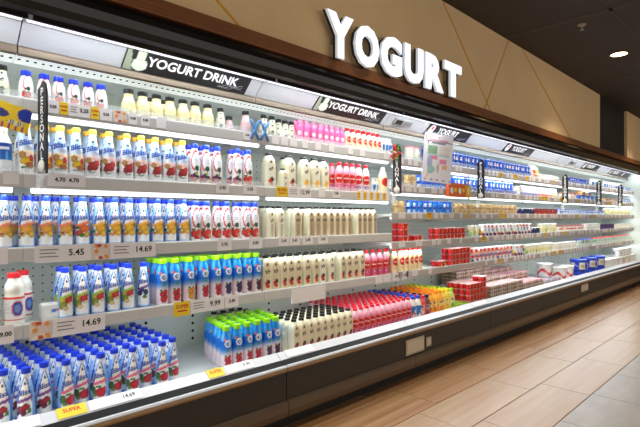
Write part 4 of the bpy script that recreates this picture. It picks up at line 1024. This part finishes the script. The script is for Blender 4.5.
# cards lying on the sloping lip of the bottom deck
LIPA = math.atan2(.474 - .42, .494 - .457)
def lipcard(u, wd, kind, label, text=None):
    Y = 2.4438; t = thing('price_card', label, 'price card', (XU(u, Y), 2.4215, .4595), (-math.radians(50.5), 0, 0), 'cards on the deck lip')
    m = M_yel if kind == 'yellow' else M_tag
    obj('card', MB().box(-wd / 2, wd / 2, -.003, -.001, .004, .060).mesh('card', m), t)
    if kind == 'yellow': obj('lettering', text_mesh('SUPER', .028, M_red, (0, -.0036, .038), bold=.0006), t)
    if text: obj('lettering', text_mesh(text, .03, M_ink, (wd * .25, -.0036, .034), bold=.0004), t)
    return t
lipcard(72, .13, 'yellow', 'yellow card on deck lip below the blackberry bottles')
lipcard(116, .26, 'plain', 'white price card on deck lip below cherry bottles', '14.69')
lipcard(216, .11, 'yellow', 'yellow card on deck lip left of the lime-capped bottles')
lipcard(240, .2, 'plain', 'white price card on deck lip below lime-capped bottles', '9.99')
lipcard(8, .25, 'plain', 'white price card on deck lip at the left picture edge')
lipcard(300, .25, 'plain', 'white price card on deck lip below cream jugs')
lipcard(480, .3, 'plain', 'white price card on deck lip below red four-packs')

# ------------------------------------------------------------------ blade signs, poster, promo cards
bl = MB(); pr = [(-.042, 0), (.042, 0), (.042, .40), (-.01, .44), (-.028, .425), (-.038, .39), (-.042, .35)]
bl.prism(pr, -.004, .004); BLm = bl.mesh('blade', mat('blade_black', (30, 31, 34), .4, noise=.1, nscale=10))
SEAL = MB()
V = []; F = []
for i, ch in enumerate('PERSONAL'):
    v, f_ = text_geo(ch, .052, bold=.0012); b = len(V)
    V += [(-.0052, -x, z + .385 - .043 * i) for x, y, z in v]; F += [tuple(b + q for q in g) for g in f_]
me_pl = bpy.data.meshes.new('lettering'); me_pl.from_pydata(V, [], F); me_pl.materials.append(M_wink)
me_pl2 = bpy.data.meshes.new('lettering'); me_pl2.from_pydata([(-x, -y, z) for x, y, z in V], [], F); me_pl2.materials.append(M_wink)
me_hold = MB().prism([(.02, -.10), (.055, -.10), (.055, .0), (.03, .02), (-.03, .02), (-.035, 0), (.01, -.03)], -.006, .006).mesh('clear_holder', M_acryl)
me_rose = lathe('round_seal', [(0, 1), (1, 1), (1, .2)], .003, .03, mat('seal_pale', (222, 222, 210), .5), 16, raw=True); me_rose.transform(Matrix.Rotation(-math.pi / 2, 4, 'Y'))
for n, (x, lab) in enumerate(((.668, 'black blade sign at far left beside the small white bottles'), (3.475, 'black blade sign above the red-packs stack, left of the poster'),
        (5.04, 'black blade sign with stacked white letters right of the poster'), (7.72, 'black blade sign between domed packs and the blue cartons'),
        (9.41, 'black blade sign, left of the last two at far right'), (10.80, 'black blade sign nearest the right end of the case'))):
    t = thing('blade_sign', lab, 'sign', (x, 2.535, 1.605), (0, 0, (.18, .10, 0, 0, 0, 0)[n]), 'black vertical blade signs')
    obj('blade', BLm, t); obj('lettering', me_pl, t); obj('lettering', me_pl2, t); obj('clear_holder', me_hold, t); obj('round_seal', me_rose, t, (-.0055, 0, .035))
# hanging poster
def poster_cf(u, v):
    if .86 < v < .89 and .15 < u < .85: return (222, 120, 150)
    if .80 < v < .83 and .25 < u < .75: return (110, 104, 110)
    if ell(u, v, .5, .94, .03, .02) < 1: return (150, 110, 60)
    if .58 < v < .76 and .13 < u < .47: return (112, 168, 112)
    if .58 < v < .76 and .50 < u < .90: return (226, 208, 190) if int(v * 40) % 2 else (236, 226, 220)
    if .54 < v < .58 and .1 < u < .9: return (176, 206, 206)
    if .47 < v < .55 and .26 < u < .50: return (232, 110, 160)
    if .40 < v < .49 and .56 < u < .82: return (232, 110, 160)
    if .28 < v < .38 and .66 < u < .84: return (240, 170, 100)
    if ell(u, v, .22, .42, .09, .13) < 1: return (150, 160, 200)
    if ell(u, v, .28, .26, .13, .09) < 1: return (140, 190, 176)
    if abs(u - .12 - (v - .05) * .5) < .025 and .05 < v < .22: return (236, 180, 120)
    if ell(u, v, .52, .3, .05, .1) < 1: return (200, 170, 170)
    if .03 < v < .07 and int(u * 14) % 3 == 1: return (120, 120, 150)
    return (236, 230, 236)
t = thing('hanging_poster', 'white printed paper poster hanging by a wire hook from the header', 'poster', (XU(436, 2.52), 2.52, 1.735), (0, math.radians(5), math.radians(-24)))
obj('sheet', MB().box(-.165, .165, .001, .003, 0, .47).mesh('sheet', mat('poster_paper', (236, 230, 236), .6)), t)
obj('front_print', print_mesh('front_print', .328, .466, 40, 52, poster_cf), t, (0, -.0005, .002))
obj('clear_sleeve', MB().box(-.172, .172, -.003, -.0015, -.008, .485).mesh('clear_sleeve', mat('sleeve_film', (240, 242, 246), .1, alpha=.1)), t)
t2 = thing('wire_hook', 'bent steel wire hook holding the paper poster', 'hook', (XU(431, 2.52), 2.55, 2.13))
obj('wire', MB().tube([(.01, 0, -.01), (-.04, -.005, .04), (-.055, -.01, .12), (-.05, -.01, .20), (-.02, -.015, .222), (0, -.02, .225)], .004, 6).mesh('wire', M_steel, True), t2)
obj('clip_row', MB().tube([(-.07, -.035, .0), (.30, -.16, -.025)], .005, 6).mesh('clip_row', M_steel, True), t2)
# yellow promo card at the left
def promo_cf(u, v):
    if ell(u, v, .86, .70, .25, .28) < 1: return (24, 50, 160)
    if ell(u, v, .16, .56, .22, .16) < 1: return (60, 60, 130)
    if ell(u, v, .62, .30, .25, .10) < 1: return (236, 226, 160) if int(u * 40) % 3 else (40, 60, 150)
    if v < .22 and int(u * 16) % 3 == 1: return (180, 60, 120)
    return (244, 204, 30)
t = thing('promo_card', 'yellow promotional card with blue badge at left edge of top shelf', 'card', (XU(9, 2.56), 2.545, 1.80), (math.radians(-8), math.radians(13), 0))
obj('card', MB().box(-.072, .072, .0006, .002, 0, .12).mesh('card', M_yel), t)
obj('front_print', print_mesh('front_print', .144, .12, 32, 24, promo_cf), t)
obj('clip', MB().box(-.01, .01, -.004, .05, .118, .15).mesh('clip', M_acryl), t)
# blue crossed clip between the bays on the top shelf
t = thing('cross_clip', 'blue crossed plastic ribbon clip on top shelf rail', 'clip', (XU(260, 2.59), 2.592, 1.965))
M_bclip = mat('blue_plastic_clip', (84, 146, 214), .35, noise=.15, nscale=25)
for dx in (-.042, .042):
    for sgn in (-1, 1):
        obj('ribbon', MB().tube([(dx - .034 * sgn, 0, -.045), (dx - .012 * sgn, -.006 * sgn, .0), (dx + .016 * sgn, .004 * sgn, .05), (dx + .036 * sgn, 0, .085)], .0095, 6).mesh('ribbon', M_bclip, True), t)
# crumpled red-and-green bow decoration by the second blade sign
t = thing('ribbon_bow', 'red, green and white ribbon bow tied to the second blade sign', 'bow', (3.41, 2.50, 1.96))
for a, m in ((0, 'red'), (1.1, 'green'), (2.1, 'red'), (3.2, 'white'), (4.2, 'red'), (5.2, 'green')):
    c, s_ = math.cos(a), math.sin(a)
    obj('loop', MB().tube([(0, 0, 0), (.03 * c, -.015, .04 * s_), (.075 * c, -.005, .075 * s_), (.05 * c + .02 * s_, .02, .05 * s_ - .02 * c), (0, .005, 0)], .009, 6).mesh('loop', CAPS[m], True), t)
bpy.data.scenes.remove(SCR)
